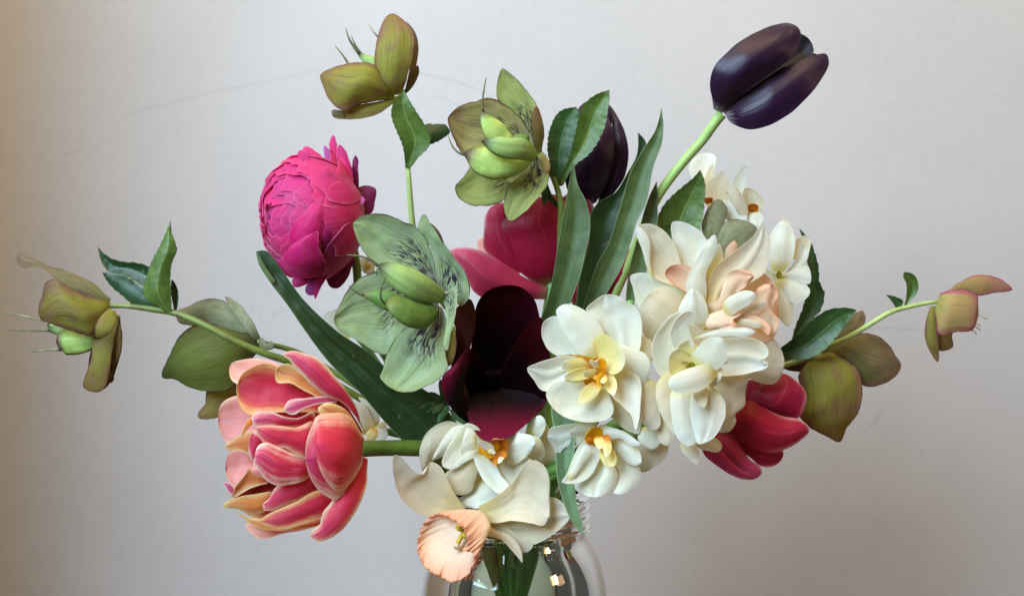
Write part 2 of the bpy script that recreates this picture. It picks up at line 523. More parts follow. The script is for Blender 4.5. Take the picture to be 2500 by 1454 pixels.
def plain(name, c, rough=0.5, spec=0.3, trans=0.2, c2=None, sc=300.0):
    k = NT(name)
    tc = k.n('TexCoord').outputs['Object']
    nz = k.noise(tc, sc, 3.0, 0.6)
    col = k.mix(k.ss(nz, 0.35, 0.65), lin(c), lin(c2 if c2 else c))
    return finish(k, col, rough, spec, trans, k.bump(nz, 0.2, 0.0005))

M = {}
M['hel_olive'] = petal_mat('hellebore_olive', 'b4ba48', 'aeaa48', 'ac9048', edge='a06a58', er=(0.45, 1.0), edge_amt=0.8, efeather=0.7, vein='5f5a34', vamt=0.55,
                           mott='a88860', mamt=0.75, ms=4, rim='6b403a', trans=0.54, rough=0.55, bumps=0.5)
M['hel_mauve'] = petal_mat('hellebore_mauve', '989450', '9a8858', 'a8866c', edge='a6746a', er=(0.6, 1.0), edge_amt=0.7, efeather=0.7, vein='5a4a3a', vamt=0.5,
                           mott='6f7440', mamt=0.6, ms=6, rim='5b3a35', trans=0.51, rough=0.55, bumps=0.5)
M['hel_dark'] = petal_mat('hellebore_dark_olive', '625a32', '7e8438', '7a8240', edge='5a4a34', er=(0.7, 1.05), edge_amt=0.7, efeather=0.6, vein='45401f', vamt=0.5,
                          mott='74813a', mamt=0.5, ms=6, rim='4c332c', trans=0.51, rough=0.55, bumps=0.5)
M['hel_grey'] = petal_mat('hellebore_grey_green', '8a8458', 'a0a078', '98906c', edge='7c6456', er=(0.7, 1.05), edge_amt=0.6, efeather=0.6, vein='5e5a40', vamt=0.4,
                          mott='6f7a48', mamt=0.5, ms=6, rim='5a3f38', trans=0.3, rough=0.6, bumps=0.5)
M['hel_lime'] = petal_mat('hellebore_lime', 'd0d898', 'c4ce7c', 'bec478', edge='8b7a52', er=(0.78, 1.08), edge_amt=0.8, efeather=0.6, vein='7f8f4c', vamt=0.45,
                          mott='8fa45e', mamt=0.5, ms=6, spots='3a1a36', spamt=1.0, rim='4f2b2b', trans=0.50, rough=0.55, bumps=0.5)
M['hel_dusky'] = petal_mat('hellebore_dusky', 'c4c888', 'b4b06c', 'aa9464', edge='80583f', er=(0.6, 1.02), edge_amt=0.85, efeather=0.7, vein='74744a', vamt=0.45,
                           mott='8d7562', mamt=0.45, ms=5, spots='3c1d33', spamt=0.75, rim='4b2626', trans=0.48, rough=0.55, bumps=0.5)
M['hel_sea'] = petal_mat('hellebore_sea_green', 'bccaa0', 'aabc8e', 'aec08a', edge='98966c', er=(0.84, 1.1), edge_amt=0.6, efeather=0.5, vein='88a874', vamt=0.45,
                         mott='9ab468', mamt=0.6, ms=6, spots='3a1c36', spamt=1.0, rim='574038', trans=0.3, rough=0.55, bumps=0.55)
M['hel_pink'] = petal_mat('hellebore_pink', 'c4c06c', 'c4a468', 'cc8a88', edge='c4627e', er=(0.5, 0.95), edge_amt=0.9, efeather=0.8, vein='8d5a62', vamt=0.5,
                          mott='b5ab6a', mamt=0.6, ms=6, rim='8c4a66', trans=0.51, rough=0.5, bumps=0.5)
M['hel_tan'] = petal_mat('hellebore_tan', '9aa05a', 'a08a4e', '96683f', edge='7d4e36', er=(0.5, 1.0), edge_amt=0.7, efeather=0.6, vein='6e5634', vamt=0.4, rim='4b2626', trans=0.51)
M['hel_brown'] = petal_mat('hellebore_brown', '4a3426', '5a4230', '5e4836', vein='3a2a20', vamt=0.4, trans=0.2, rough=0.6)

M['tp_out'] = petal_mat('tulip_pink_outer', 'd03048', 'e84464', 'ec5c7a', edge='fce4bc', er=(0.25, 1.05), edge_amt=0.97, efeather=1.0, streak='cc3070', sw=0.16, samt=0.8,
                        vein='bf2c50', vamt=0.4, vs=30, trans=0.52, rough=0.42, spec=0.35, sheen=0.1, bumps=0.4)
M['tp_in'] = petal_mat('tulip_pink_inner', 'e03a2c', 'e63c4e', 'f07078', edge='fede94', er=(0.15, 0.95), edge_amt=0.95, efeather=0.8, streak='d04a78', sw=0.1, samt=0.5,
                       vein='c8283f', vamt=0.35, vs=26, trans=0.54, rough=0.42, spec=0.35, bumps=0.4)
M['tp_mag'] = petal_mat('tulip_pink_magenta', 'dc3050', 'ea4674', 'ee7098', edge='fdecd4', er=(0.15, 0.95), edge_amt=0.97, efeather=1.3, streak='d43c7c', sw=0.22, samt=0.8,
                        vein='f3d6cc', vamt=0.5, vs=20, trans=0.50, rough=0.4, spec=0.35, bumps=0.4)
M['tp_pale'] = petal_mat('tulip_pink_pale', 'f09088', 'f2a89c', 'f4b8a0', edge='fadcb0', er=(0.55, 1.0), edge_amt=0.9, efeather=0.4, streak='e7c0c8', sw=0.12, samt=0.6,
                         vein='dd8a90', vamt=0.4, trans=0.4, rough=0.45, rim='d7a0b4')
M['tp_yel'] = petal_mat('tulip_pink_yellow', 'e0603a', 'efa65a', 'f4cf88', edge='f8e9b0', er=(0.1, 0.95), edge_amt=0.9, efeather=0.7, streak='d85a74', sw=0.2, samt=0.6,
                        vein='e58a52', vamt=0.35, trans=0.58, rough=0.42)
M['tp_red'] = petal_mat('tulip_pink_throat', '5a0d10', '8f1c1c', 'b03426', vein='6a1014', vamt=0.3, trans=0.25, rough=0.45)
M['tm'] = petal_mat('tulip_magenta', 'b0805a', 'a81838', 'b62a4c', edge='e0b0a8', er=(0.55, 1.05), edge_amt=0.9, efeather=0.6, etip=True, streak='c25a78', sw=0.045, samt=0.5,
                    vein='8a1238', vamt=0.35, vs=30, b0=0.0, b1=0.12, trans=0.3, rough=0.42, spec=0.3, bumps=0.35)
M['tm_light'] = petal_mat('tulip_magenta_light', 'b88468', 'c03458', 'c84a68', edge='e2b4b0', er=(0.55, 1.05), edge_amt=0.9, efeather=0.6, etip=True, streak='cf7a90', sw=0.06, samt=0.5,
                          vein='96204a', vamt=0.35, vs=30, b0=0.0, b1=0.12, trans=0.3, rough=0.42, bumps=0.35)
M['tb'] = petal_mat('tulip_black', 'b6a8a8', '260c28', '240b26', edge='1e1030', er=(0.8, 1.1), edge_amt=0.6, vein='32162e', vamt=0.6, vs=22, b0=-0.04, b1=0.07, trans=0.1,
                    rough=0.34, spec=0.32, sheen=0.05, bumps=0.3)
M['tb_in'] = petal_mat('tulip_black_inner', '2a1428', '170812', '130710', vein='241022', vamt=0.4, trans=0.1, rough=0.4, spec=0.5, sheen=0.2)
M['ran'] = petal_mat('ranunculus_pink', 'c0125e', 'ea2a8a', 'f04c9c', edge='f06aa4', er=(0.8, 1.12), edge_amt=0.7, efeather=0.3, vein='cc1f66', vamt=0.4, vs=20,
                     mott='ec5aa0', mamt=0.4, ms=5, trans=0.58, rough=0.42, spec=0.3, sheen=0.15, bumps=0.5, rim='f488b8', rimw=0.965)
M['ran_mauve'] = petal_mat('ranunculus_mauve', 'a8588c', 'c65aac', 'cf70bc', edge='b02a78', er=(0.75, 1.1), vein='b04a98', vamt=0.4, trans=0.51, rough=0.45)
M['ran_dark'] = petal_mat('ranunculus_dark', '7d1c50', '8a2358', '8f2c60', vein='6d1444', vamt=0.4, trans=0.3, rough=0.45)
M['anem'] = petal_mat('anemone_burgundy', '0c0103', '220308', '3a0510', edge='480818', er=(0.8, 1.1), edge_amt=0.7, vein='1e0309', vamt=0.5, b0=0.25, b1=0.95, trans=0.15,  # near-black petal base: shade of the hollow put into the colour
                      rough=0.6, spec=0.06, sheen=0.0, bumps=0.35)
M['anem_lip'] = petal_mat('anemone_burgundy_lip', '0c0103', '6a0822', '780a2a', edge='6c0a2c', er=(0.8, 1.1), vein='48081a', vamt=0.45, b0=0.42, b1=1.0, trans=0.2,  # ramp starts black, painting the darkness inside the cup
                          rough=0.55, spec=0.10, sheen=0.05, bumps=0.35)
M['anem_brown'] = petal_mat('anemone_burgundy_brown', '5a1a16', '4f1a14', '5a2a1a', edge='3c0a18', er=(0.7, 1.05), vein='3a0d10', vamt=0.4, trans=0.4, rough=0.5)
M['daf'] = petal_mat('daffodil_white', 'f2e884', 'f8f7ea', 'fafaf2', vein='ecead4', vamt=0.4, vs=16, b0=-0.02, b1=0.3, trans=0.52, rough=0.5, spec=0.25, var=0.03, bumps=0.45,
                     mott='f7f4d4', mamt=0.45, ms=2.5)
M['daf_cream'] = petal_mat('daffodil_cream', 'f2e2a0', 'f4ead0', 'f5eedc', vein='e0d2ac', vamt=0.35, vs=26, b0=-0.02, b1=0.45, trans=0.52, rough=0.5, spec=0.25, var=0.03, bumps=0.6, mott='f0e4c4', mamt=0.4, ms=3)
M['daf_yel'] = petal_mat('daffodil_yellow_base', 'f2b010', 'f8eeac', 'f9f6e2', vein='f0e6a0', vamt=0.35, vs=14, b0=-0.02, b1=0.34, trans=0.54, rough=0.5, var=0.03)
M['daf_gold'] = petal_mat('daffodil_gold', 'e09a10', 'f0bc20', 'f6da60', vein='e8a418', vamt=0.35, trans=0.51, rough=0.45)
M['daf_orange'] = petal_mat('daffodil_orange', 'c9720c', 'e08f1a', 'eaa63a', vein='c9720c', vamt=0.35, trans=0.51, rough=0.45)
M['peach'] = petal_mat('daffodil_peach', 'fbeed4', 'f9e0c0', 'f6c49c', edge='f0a074', er=(0.8, 1.1), edge_amt=0.8, vein='eebc94', vamt=0.35, vs=14, trans=0.4, rough=0.5, bumps=0.35, var=0.04)

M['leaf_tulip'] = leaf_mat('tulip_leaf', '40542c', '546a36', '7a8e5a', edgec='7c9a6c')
M['leaf_dark'] = leaf_mat('tulip_leaf_dark', '223614', '2c441a', '3e5626', edgec='587a50')  # darker copy of the tulip leaf, shade of the rear leaves painted in
M['leaf_fold'] = leaf_mat('narrow_leaf', '56744a', '6c8a58', '8ca67a', edgec='c0cfa8')
M['leaf_hel'] = leaf_mat('hellebore_leaf', '4c6424', '5e7a2e', '8ca054', kind='pinnate', edgec='3f5a24')
M['leaf_heldark'] = leaf_mat('hellebore_leaf_dark', '203a1a', '2c4a22', '486438', kind='pinnate', edgec='5a6a40')
M['leaf_helmid'] = leaf_mat('hellebore_leaf_mid', '2f4c22', '3c5e2a', '6c8a4c', kind='pinnate', edgec='35501f')
M['daf_green'] = petal_mat('daffodil_green_eye', '8a9a20', 'b8b838', 'd0d070', trans=0.3, rough=0.5)
M['fern'] = leaf_mat('anemone_leaf', '3c6034', '4d7844', '6c945c')
M['stem_lime'] = stem_mat('stem_lime', '8fae58', 'a8c46e')
M['stem_hel'] = stem_mat('stem_hellebore', '5f6f28', '76853a', blush='5a4a2a')
M['stem_light'] = stem_mat('stem_light', '9cb264', 'b2c47a', blush='8a9a4e')
M['stem_green'] = stem_mat('stem_green', '5a8a40', '74a654')
M['stem_olive'] = stem_mat('stem_olive', '4f6a22', '628030')
M['pod'] = pod_mat('pod_lime', 'c4da74', 'aac864', '5a3f34')
M['pod_green'] = pod_mat('pod_green', 'a4be6c', '98b464', '4a4630')
M['pod_deep'] = pod_mat('pod_deep_green', '6f9040', '5f8038', '7a7a38')
M['beak'] = plain('beak', 'a8a878', 0.5, 0.3, 0.2, '6a6a48', 200)
M['beak_dark'] = plain('beak_dark', '6f7a48', 0.5, 0.3, 0.1, '4a4030', 200)
M['stamen'] = plain('stamen', 'd8c8a0', 0.5, 0.3, 0.2)
M['pistil'] = plain('pistil', 'cbb040', 0.5, 0.3, 0.1, 'b89a2c')
M['black_centre'] = plain('black_centre', '080204', 0.8, 0.03, 0.0, '0e0408')

# ------------------------------------------------------------------ wall, table top
def wall_mat():
    k = NT('painted_plaster')
    tc = k.n('TexCoord').outputs['Object']
    fine = k.noise(tc, 420.0, 4.0, 0.65)
    roller = k.noise(tc, 130.0, 3.0, 0.6)
    big = k.noise(tc, 7.0, 3.0, 0.5)
    speck = k.ss(k.noise(tc, 34.0, 5.0, 0.75), 0.70, 0.78)
    col = k.mix(k.ss(big, 0.3, 0.7), lin('bcb8b5'), lin('b7b3b0'))
    col = k.mix(k.m('MULTIPLY', k.ss(roller, 0.3, 0.7), 0.3), col, lin('c2beba'))
    col = k.mix(k.m('MULTIPLY', speck, 0.35), col, lin('a89f96'))
    h = k.m('ADD', k.m('MULTIPLY', fine, 0.5), roller)
    return finish(k, col, 0.75, 0.25, 0.0, k.bump(h, 0.24, 0.0013))

WALL_D = -30.0
prof = [(1.3, 0.30), (0.6, 0.30), (0.2, 0.30), (-0.2, 0.30)]
fr_, fx_ = 0.06, -0.368
for i in range(15):
    a = math.radians(90 * i / 14)
    prof.append((fx_ - fr_*math.sin(a), 0.30 - fr_ + fr_*math.cos(a)))
prof.append((fx_ - fr_, 0.10))
prof.append((fx_ - fr_, -0.06))  # unseen side wall, carried forward to block window light at the left
prof.append((fx_ - fr_ - 0.4, -0.06))
V, F = [], []
for x, y in prof: V += [(x, y, -0.30), (x, y, 0.9)]
for i in range(len(prof)-1): F.append((2*i, 2*i+1, 2*i+3, 2*i+2))
wall = link_mesh('wall', V, F, None, wall_mat(), loc=Vector((0, 0, 0)), thick=0.0)
wall['kind'] = 'structure'

def mark_mat(c, amt, name):
    k = NT(name)
    u, v, s, rnd = uvparts(k)
    nz = k.noise(k.xyz(k.m('MULTIPLY', u, 2.0), k.m('MULTIPLY', v, 38.0), rnd), 1.0, 3.0, 0.7)
    a = k.m('MULTIPLY', k.m('MULTIPLY', k.ss(nz, 0.38, 0.62), k.ss(s, 1.0, 0.2)), amt)
    d = k.n('BsdfDiffuse'); d.inputs[0].default_value = lin(c)
    t = k.n('BsdfTransparent')
    mx = k.n('MixShader'); k.set(mx.inputs[0], a)
    k.t.links.new(t.outputs[0], mx.inputs[1]); k.t.links.new(d.outputs[0], mx.inputs[2]); k.t.links.new(mx.outputs[0], k.out.inputs[0])
    return k.mat
pencil = mark_mat('8f8b8a', 0.30, 'pencil_line')
scuff = mark_mat('8a8078', 0.28, 'scuff')
frame('PX')
def wall_mark(s, w, mat, name='pencil_line'):
    p = pts(s)
    for q in p: q[2] = WALL_D + 0.035
    C, _ = hermite(p)
    C = resample(C, max(6, int(len(p)*8)))
    S = W3(C)
    tg = np.gradient(S, axis=0); tg /= np.linalg.norm(tg, axis=1)[:, None]
    nn = np.stack([-tg[:, 2], tg[:, 0]*0, tg[:, 0]], 1) * w/2
    nrow = len(S)
    V = np.stack([S-nn, S+nn], 1).reshape(-1, 3)
    UV = [(j, i/(nrow-1)) for i in range(nrow) for j in (0, 1)]
    return link_mesh(name, V, grid_faces(nrow, 2), UV, mat, parent=wall, loc=Vector((0, 0, 0)))
wall_mark("1022,178 1060,186 1100,196 1150,212 1205,240", 0.0016, pencil)
wall_mark("296,288 360,266 430,248 520,226 620,205 720,184 790,168", 0.0013, pencil)
wall_mark("150,374 178,371 196,366 200,356", 0.0014, pencil)
wall_mark("1060,236 1095,245 1130,262", 0.0013, scuff, 'scuff_mark')
wall_mark("1985,812 2080,806 2170,800 2240,806", 0.002, scuff, 'scuff_mark')
wall_mark("2125,1040 2140,1022 2152,1012", 0.004, scuff, 'scuff_mark')
wall_mark("1690,1316 1694,1318", 0.0030, pencil, 'scuff_mark')
wall_mark("2248,1106 2256,1104", 0.0035, scuff, 'scuff_mark')
wall_mark("62,1280 74,1281", 0.0028, pencil, 'scuff_mark')
wall_mark("0,1292 8,1291", 0.0025, pencil, 'scuff_mark')
for a, b in ((577, 733), (612, 745), (633, 764), (668, 763), (655, 722)):
    wall_mark("%d,%d %d,%d" % (a, b, a+5, b+2), 0.0032, scuff, 'scuff_mark')

def wood_mat():
    k = NT('oiled_wood')
    tc = k.n('TexCoord').outputs['Object']
    mp = k.n('Mapping'); k.set(mp.inputs[0], tc); mp.inputs['Scale'].default_value = (2.5, 40, 40)
    g = k.noise(mp.outputs[0], 1.6, 5.0, 0.6, 0.4)
    return finish(k, k.mix(k.ss(g, 0.3, 0.7), lin('5a3c26'), lin('7d5838')), 0.45, 0.4, 0.0, k.bump(g, 0.2, 0.001))
tv, tf = [], []
x0, x1, y0, y1, z0, z1 = -0.424, 0.9, -0.30, 0.295, -0.300, -0.2732
for z in (z0, z1): tv += [(x0, y0, z), (x1, y0, z), (x1, y1, z), (x0, y1, z)]
tf = [(3, 2, 1, 0), (4, 5, 6, 7), (0, 1, 5, 4), (1, 2, 6, 5), (2, 3, 7, 6), (3, 0, 4, 7)]
tbl = link_mesh('table_top', tv, tf, None, wood_mat(), loc=Vector((0, 0, 0)), smooth=False)
tbl['kind'] = 'structure'

# ------------------------------------------------------------------ jar and water
JX = (1253-1250)/PXCM/100
def glass_mat(name, col, ior, rough=0.0):
    k = NT(name)
    g = k.n('BsdfGlass')
    g.inputs['Color'].default_value = lin(col); g.inputs['IOR'].default_value = ior; g.inputs['Roughness'].default_value = rough
    tc = k.n('TexCoord').outputs['Object']
    if name == 'jar_glass':
        k.set(g.inputs['Normal'], k.bump(k.noise(tc, 26.0, 3.0, 0.5), 0.12, 0.004))
    k.t.links.new(g.outputs[0], k.out.inputs[0])
    return k.mat
def lathe(rows, n, f=None):
    """rows of (r cm, z cm); f(theta, r, z) -> r"""
    V = []
    for r, z in rows:
        for j in range(n):
            a = 2*math.pi*j/n
            rr = f(a, r, z) if f else r
            V.append((JX + rr*math.cos(a)/100, rr*math.sin(a)/100, z/100))
    F = grid_faces(len(rows), n, wrap=True)
    return V, F
def thread(a, r, z):
    if r < 3.62 or not (-12.1 < z < -10.0): return r
    ph = (z + 10.1)/-0.5 + a/(2*math.pi)
    if ph < 0.0 or ph > 4.0: return r
    b = 0.5 + 0.5*math.cos(2*math.pi*ph)
    return r + 0.34*b**1.5
outer = [(3.52, -9.80), (3.60, -9.82), (3.66, -9.9), (3.68, -10.0)]
outer += [(3.70, -10.0 - 0.035*i) for i in range(1, 61)]
outer += [(3.72, -12.2), (3.80, -12.35), (3.98, -12.6), (4.22, -13.0), (4.45, -13.5), (4.63, -14.1), (4.75, -14.8), (4.81, -15.5), (4.83, -16.5),
          (4.83, -24.5), (4.80, -26.0), (4.68, -26.8), (4.35, -27.2), (4.0, -27.3), (3.4, -27.28), (2.2, -27.0), (0.05, -26.85)]
inner = [(0.05, -26.45), (2.2, -26.5), (3.8, -26.6), (4.3, -26.3), (4.48, -25.6), (4.52, -24.5), (4.52, -16.5), (4.50, -15.5), (4.43, -14.8), (4.30, -14.1),
         (4.12, -13.5), (3.90, -13.0), (3.66, -12.6), (3.50, -12.3), (3.42, -12.0), (3.40, -11.0), (3.40, -10.2), (3.42, -9.9)]
V, F = lathe(outer + inner, 112, thread)
n_rows = len(outer) + len(inner)
F += [((n_rows-1)*112 + j, (n_rows-1)*112 + (j+1) % 112, (j+1) % 112, j) for j in range(112)]
# the two tiny centre rings on the bottom close each other off
cur['parent'] = None
jar = link_mesh('glass_jar', V, F, None, glass_mat('jar_glass', 'fbfdfb', 1.46), loc=Vector((JX, 0, -0.273)))
jar.location = (JX, 0, -0.273)
tag(jar, 'clear glass screw-top jar holding the whole bouquet in water', 'jar')
WL = -12.1
wrows = [(0.02, WL), (2.0, WL), (3.25, WL), (3.38, WL + 0.02), (3.44, WL + 0.06)]
wrows += [(r + 0.02, z) for r, z in inner[::-1] if z < WL - 0.1][:-1] + [(0.02, -26.5)]
V, F = lathe(wrows, 96)
water = link_mesh('water', V, F, None, glass_mat('water', 'eef6ea', 1.333), loc=Vector((JX, 0, -0.273)))
water.location = (JX, 0, -0.273)
tag(water, 'clear water filling the glass jar up to its shoulder', 'water', kind='stuff')

# ================================================================== flowers
FL = 'flower'
# ---------------------------------------------------------------- hellebore on the far left branch
thing('hellebore', 'drooping olive hellebore with long seed beaks at the end of a leafy arching branch', FL, '1830,985,1.5', 'F1', z=0.5)
STEM('682,640,1.2 712,642,1 760,640,1 820,642,1 960,660,1 1100,682,1 1250,740,1.2 1500,868,1.3 1700,948,1.0 1830,990,0.6', [0.13, 0.1, 0.16, 0.17, 0.19, 0.2, 0.21, 0.22], M['stem_hel'], (1180, 1.0), via='860,960,0 1010,1060,0')
P('695,615 | 600,585 480,545 380,490 330,450 270,402 200,392 150,402 115,378 | 108,335 | 125,295 170,312 240,352 300,385 400,410 500,450 600,500 655,555', M['hel_mauve'], 1.0, 0.0, 0.5, 0.3, edge=1.5, el=0.4)
P('595,850 | 620,760 690,690 735,700 | 772,800 | 770,900 745,1010 700,1120 660,1165 600,1185 560,1060 580,930', M['hel_tan'], 1.2, 1.4, -0.5, 0.0, edge=1.5)
P('735,690 | 690,790 640,840 595,832 580,960 562,1030 | 527,1152 | 600,1186 655,1168 682,1110 700,1010 715,900 735,800', M['hel_olive'], 1.2, 1.6, 0.45, 0.5, edge=1.5)
P('745,700 | 735,820 715,920 700,1010 688,1080 | 690,1128 | 718,1118 722,1080 750,980 772,880 765,760', M['hel_tan'], 1.1, 0.9, 0.2, 0.5)
P('698,640 | 610,592 480,545 400,500 342,468 288,500 270,570 245,640 | 255,720 | 330,755 450,795 530,820 590,830 640,760 690,690', M['hel_olive'], 1.2, 1.8, 0.8, 0.9, edge=1.5)
P('715,665 | 650,690 615,740 602,790 | 612,838 | 660,838 705,805 728,760 735,705', M['hel_olive'], 1.6, 2.4, 0.35, 0.5)
a = TB('610,800,1 520,810,1 440,805,1 360,795,1 300,795,1', [0.1, 0.3, 0.34, 0.22, 0.04], M['pod_green'], 'seed_pod', flat=0.8)
TB('310,795,1 220,798,1 120,796,1 45,795,1', [0.06, 0.035, 0.03, 0.025], M['beak_dark'], 'beak', 6, parent=a)
a = TB('620,850,1.4 540,868,1.4 450,875,1.4 390,878,1.4 368,890,1.4', [0.2, 0.46, 0.5, 0.46, 0.2], M['pod'], 'seed_pod', flat=0.75)
TB('385,915,1.4 330,916,1.4 250,922,1.4 182,932,1.4', [0.1, 0.05, 0.04, 0.03], M['beak'], 'beak', 6, parent=a)
TB('300,735,0.6 230,722,0.6 140,702,0.6 45,684,0.6', [0.06, 0.045, 0.04, 0.03], M['beak'], 'beak', 6)
TB('480,760,0.8 400,765,0.8 320,762,0.8 300,760,0.8', [0.1, 0.3, 0.25, 0.05], M['pod_green'], 'seed_pod')
P('1040,655 | 960,560 870,490 770,440 690,425 640,350 | 620,265 | 690,330 780,360 880,368 960,398 1040,480 1080,580', M['leaf_heldark'], 0.9, 0.2, name='leaf', fold=-0.3, serr=(11, 3.0), sharp=True)
P('1060,665 | 960,650 840,630 780,580 720,530 670,470 | 648,428 | 700,430 780,445 870,500 960,570 1030,620', M['leaf_heldark'], 1.0, 0.6, name='leaf', cup=0.15, serr=(11, 3.0), sharp=True)
P('1112,665 | 1090,600 1082,540 | 1090,472 | 1125,530 1132,580 1125,640', M['leaf_heldark'], 0.9, 0.6, name='leaf', cup=-0.1)
P('1092,672 | 1000,640 935,605 908,560 930,450 970,340 1012,265 | 1080,100 | 1090,180 1110,235 1122,290 1092,360 1080,450 1084,560', M['leaf_hel'], 1.2, 1.4, name='leaf', fold=0.35, serr=(14, 2.5), sharp=True)

# ---------------------------------------------------------------- hellebore behind it, seen from the back
thing('hellebore', 'dark olive hellebore seen from behind, half hidden by the pink and cream tulip', FL, '1850,920,-1', 'F1', z=-1.0)
STEM('1625,862,0.4 1680,880,0.2 1740,890,0 1850,920,-0.5', [0.2, 0.14, 0.15, 0.17, 0.18, 0.18], M['stem_hel'], (1150, -1.0), via='880,950,-2 1020,1060,-2')
P('1640,870 | 1660,840 1700,880 | 1716,860 | 1735,905 1700,920', M['hel_grey'], 0.6, 0.5, 0.1, name='bract', rip=0.01)
P('1610,862 | 1420,795 1210,764 1130,742 | 1124,672 | 1190,645 1290,597 1390,598 1480,650 1580,775', M['hel_grey'], 0.3, -1.0, 0.5, 0.3, edge=1.5)
P('1632,862 | 1560,790 1500,705 1450,640 | 1427,580 | 1500,615 1565,685 1618,770', M['hel_grey'], 0.5, -0.3, 0.3, 0.6, edge=1.0)
P('1570,1000 | 1420,1150 1310,1180 1300,1260 1257,1315 | 1255,1345 | 1330,1356 1410,1330 1500,1250 1580,1120', M['hel_olive'], -0.8, -0.2, 0.3, edge=1.5)
P('1640,880 | 1500,800 1340,752 1225,765 1140,830 1080,940 | 1030,1095 | 1100,1102 1200,1155 1310,1180 1440,1172 1530,1080 1610,960', M['hel_dark'], 0.5, 0.2, 0.9, 0.6, edge=1.5)

# ---------------------------------------------------------------- pink and cream double tulip
thing('double_tulip', 'large double tulip with layered pink petals edged in cream and yellow', FL, '1060,735,3', 'F2', z=1.6)
STEM('1000,740,2.4 1080,738,2.3 1200,735,1.9 1340,735,1.4', [0.42, 0.38, 0.4, 0.4, 0.4, 0.42], M['stem_olive'], (1140, 2.0), via='1060,1100,2.2')
P('560,380 | 300,330 215,318 173,285 | 172,182 | 260,152 370,150 480,178 560,260', M['tp_pale'], 3.0, 2.4, -0.4)
P('420,560 | 300,640 190,705 145,702 100,625 | 88,560 | 105,450 150,410 215,393 310,480', M['tp_pale'], 3.2, 3.0, -0.4)
P('360,820 | 260,920 205,1005 150,945 | 135,850 | 165,760 220,738 300,770', M['tp_pale'], 3.4, 3.2, -0.3)
P('260,1000 | 190,1048 150,1015 | 127,962 | 152,958 205,988', M['tp_mag'], 3.0, 2.8, 0.1)
P('760,1200 | 640,1275 500,1300 430,1325 360,1327 300,1292 | 268,1238 | 330,1225 450,1220 620,1180', M['tp_pale'], 3.4, 3.6, 0.5)
P('930,680 | 760,560 500,420 330,330 | 250,420 | 260,560 420,760 700,820', M["tp_in"], 2.6, 2.6, -0.6, bw=0.6)
P('930,760 | 760,640 480,640 260,720 | 240,820 | 320,980 560,1080 820,1040', M["tp_mag"], 2.4, 2.6, -0.6, bw=0.6)
P('900,860 | 700,900 420,980 260,1080 | 260,1150 | 420,1220 640,1240 860,1140', M["tp_in"], 2.5, 2.9, -0.6, bw=0.6)
P('940,680 | 880,520 740,400 620,300 | 560,260 | 620,420 720,600 860,760', M["tp_mag"], 2.9, 3.0, -0.4, bw=0.6)
P('760,450 | 560,500 400,510 310,524 240,472 | 211,330 | 245,250 310,205 400,180 500,215 640,310', M['tp_in'], 3.6, 3.9, -0.9, el=0.5)
P('830,430 | 640,350 560,308 474,305 | 472,215 | 500,190 560,182 650,250 740,330', M['tp_yel'], 4.2, 4.2, -0.4)
P('900,640 | 640,640 480,570 420,500 | 430,488 | 520,430 700,395 840,430', M['tp_mag'], 3.0, 3.8, -0.6)
P('870,440 | 730,450 640,482 585,518 | 524,490 | 545,430 660,408 800,396', M['tp_mag'], 4.4, 4.6, 0.25)
P('1010,650 | 900,520 | 820,405 | 900,430 975,520', M['tp_red'], 3.8, 4.0, -0.3)
P('1024,660 | 985,520 890,428 800,396 690,310 640,250 590,200 555,155 | 510,122 | 555,98 640,108 760,160 860,268 940,370 1000,480 1026,570', M['tp_out'], 3.2, 4.6, 0.9, 0.8)
P('500,1010 | 360,1125 250,1112 200,1065 | 180,1050 | 260,960 360,928 490,975', M['tp_red'], 3.2, 3.6, -0.5)
P('410,950 | 300,1000 186,1058 | 200,990 | 250,930 300,868 370,920', M['tp_yel'], 3.6, 3.9, -0.2)
P('700,640 | 600,600 480,595 400,592 340,602 | 312,560 | 320,515 370,494 450,500 520,527 610,540 720,500', M['tp_mag'], 4.0, 5.4, 0.5, 0.3)
P('340,555 | 285,610 240,658 | 243,640 | 258,590 285,545 320,528', M['tp_yel'], 4.9, 5.2, 0.15)
P('340,640 | 288,778 240,750 152,748 | 133,722 | 180,680 250,640 315,618', M['tp_yel'], 4.4, 4.5, 0.25)
P('400,690 | 350,745 312,822 288,740 | 298,660 | 320,618 370,635', M['tp_mag'], 4.6, 5.0, 0.3)
P('760,640 | 690,812 600,772 520,732 430,738 390,702 345,642 | 335,600 | 400,588 500,590 600,600 710,560', M['tp_out'], 4.2, 5.8, 0.5, 0.4)
P('380,850 | 362,918 312,903 | 303,878 | 325,848', M['tp_pale'], 5.0, 5.1, 0.1)
P('720,830 | 640,955 560,972 480,982 400,942 350,872 318,835 | 332,790 | 350,720 400,698 500,738 600,780 700,800', M['tp_mag'], 4.6, 6.2, 0.6, 0.3)
P('440,1060 | 330,1172 200,1132 122,1118 | 122,1105 | 170,1075 250,1050 330,1038 450,1025', M['tp_yel'], 3.9, 4.4, 0.35)
P('780,1180 | 640,1262 480,1278 380,1268 300,1232 | 208,1150 | 280,1188 360,1200 500,1230', M['tp_yel'], 3.9, 4.0, 0.3)
P('770,1000 | 650,1062 520,1115 430,1148 388,1140 | 384,1100 | 420,1070 460,1000 520,958 600,950 700,900', M['tp_out'], 4.2, 5.2, 0.5, 0.4)
P('880,1040 | 780,1185 640,1235 520,1268 430,1252 | 358,1215 | 400,1180 500,1130 600,1088 720,1020', M['tp_in'], 4.2, 5.2, 0.6, 0.4)
P('1030,700 | 840,560 748,500 742,478 | 765,455 | 800,438 860,447 945,500 1005,600', M['tp_yel'], 3.9, 5.8, 0.4, 0.5)
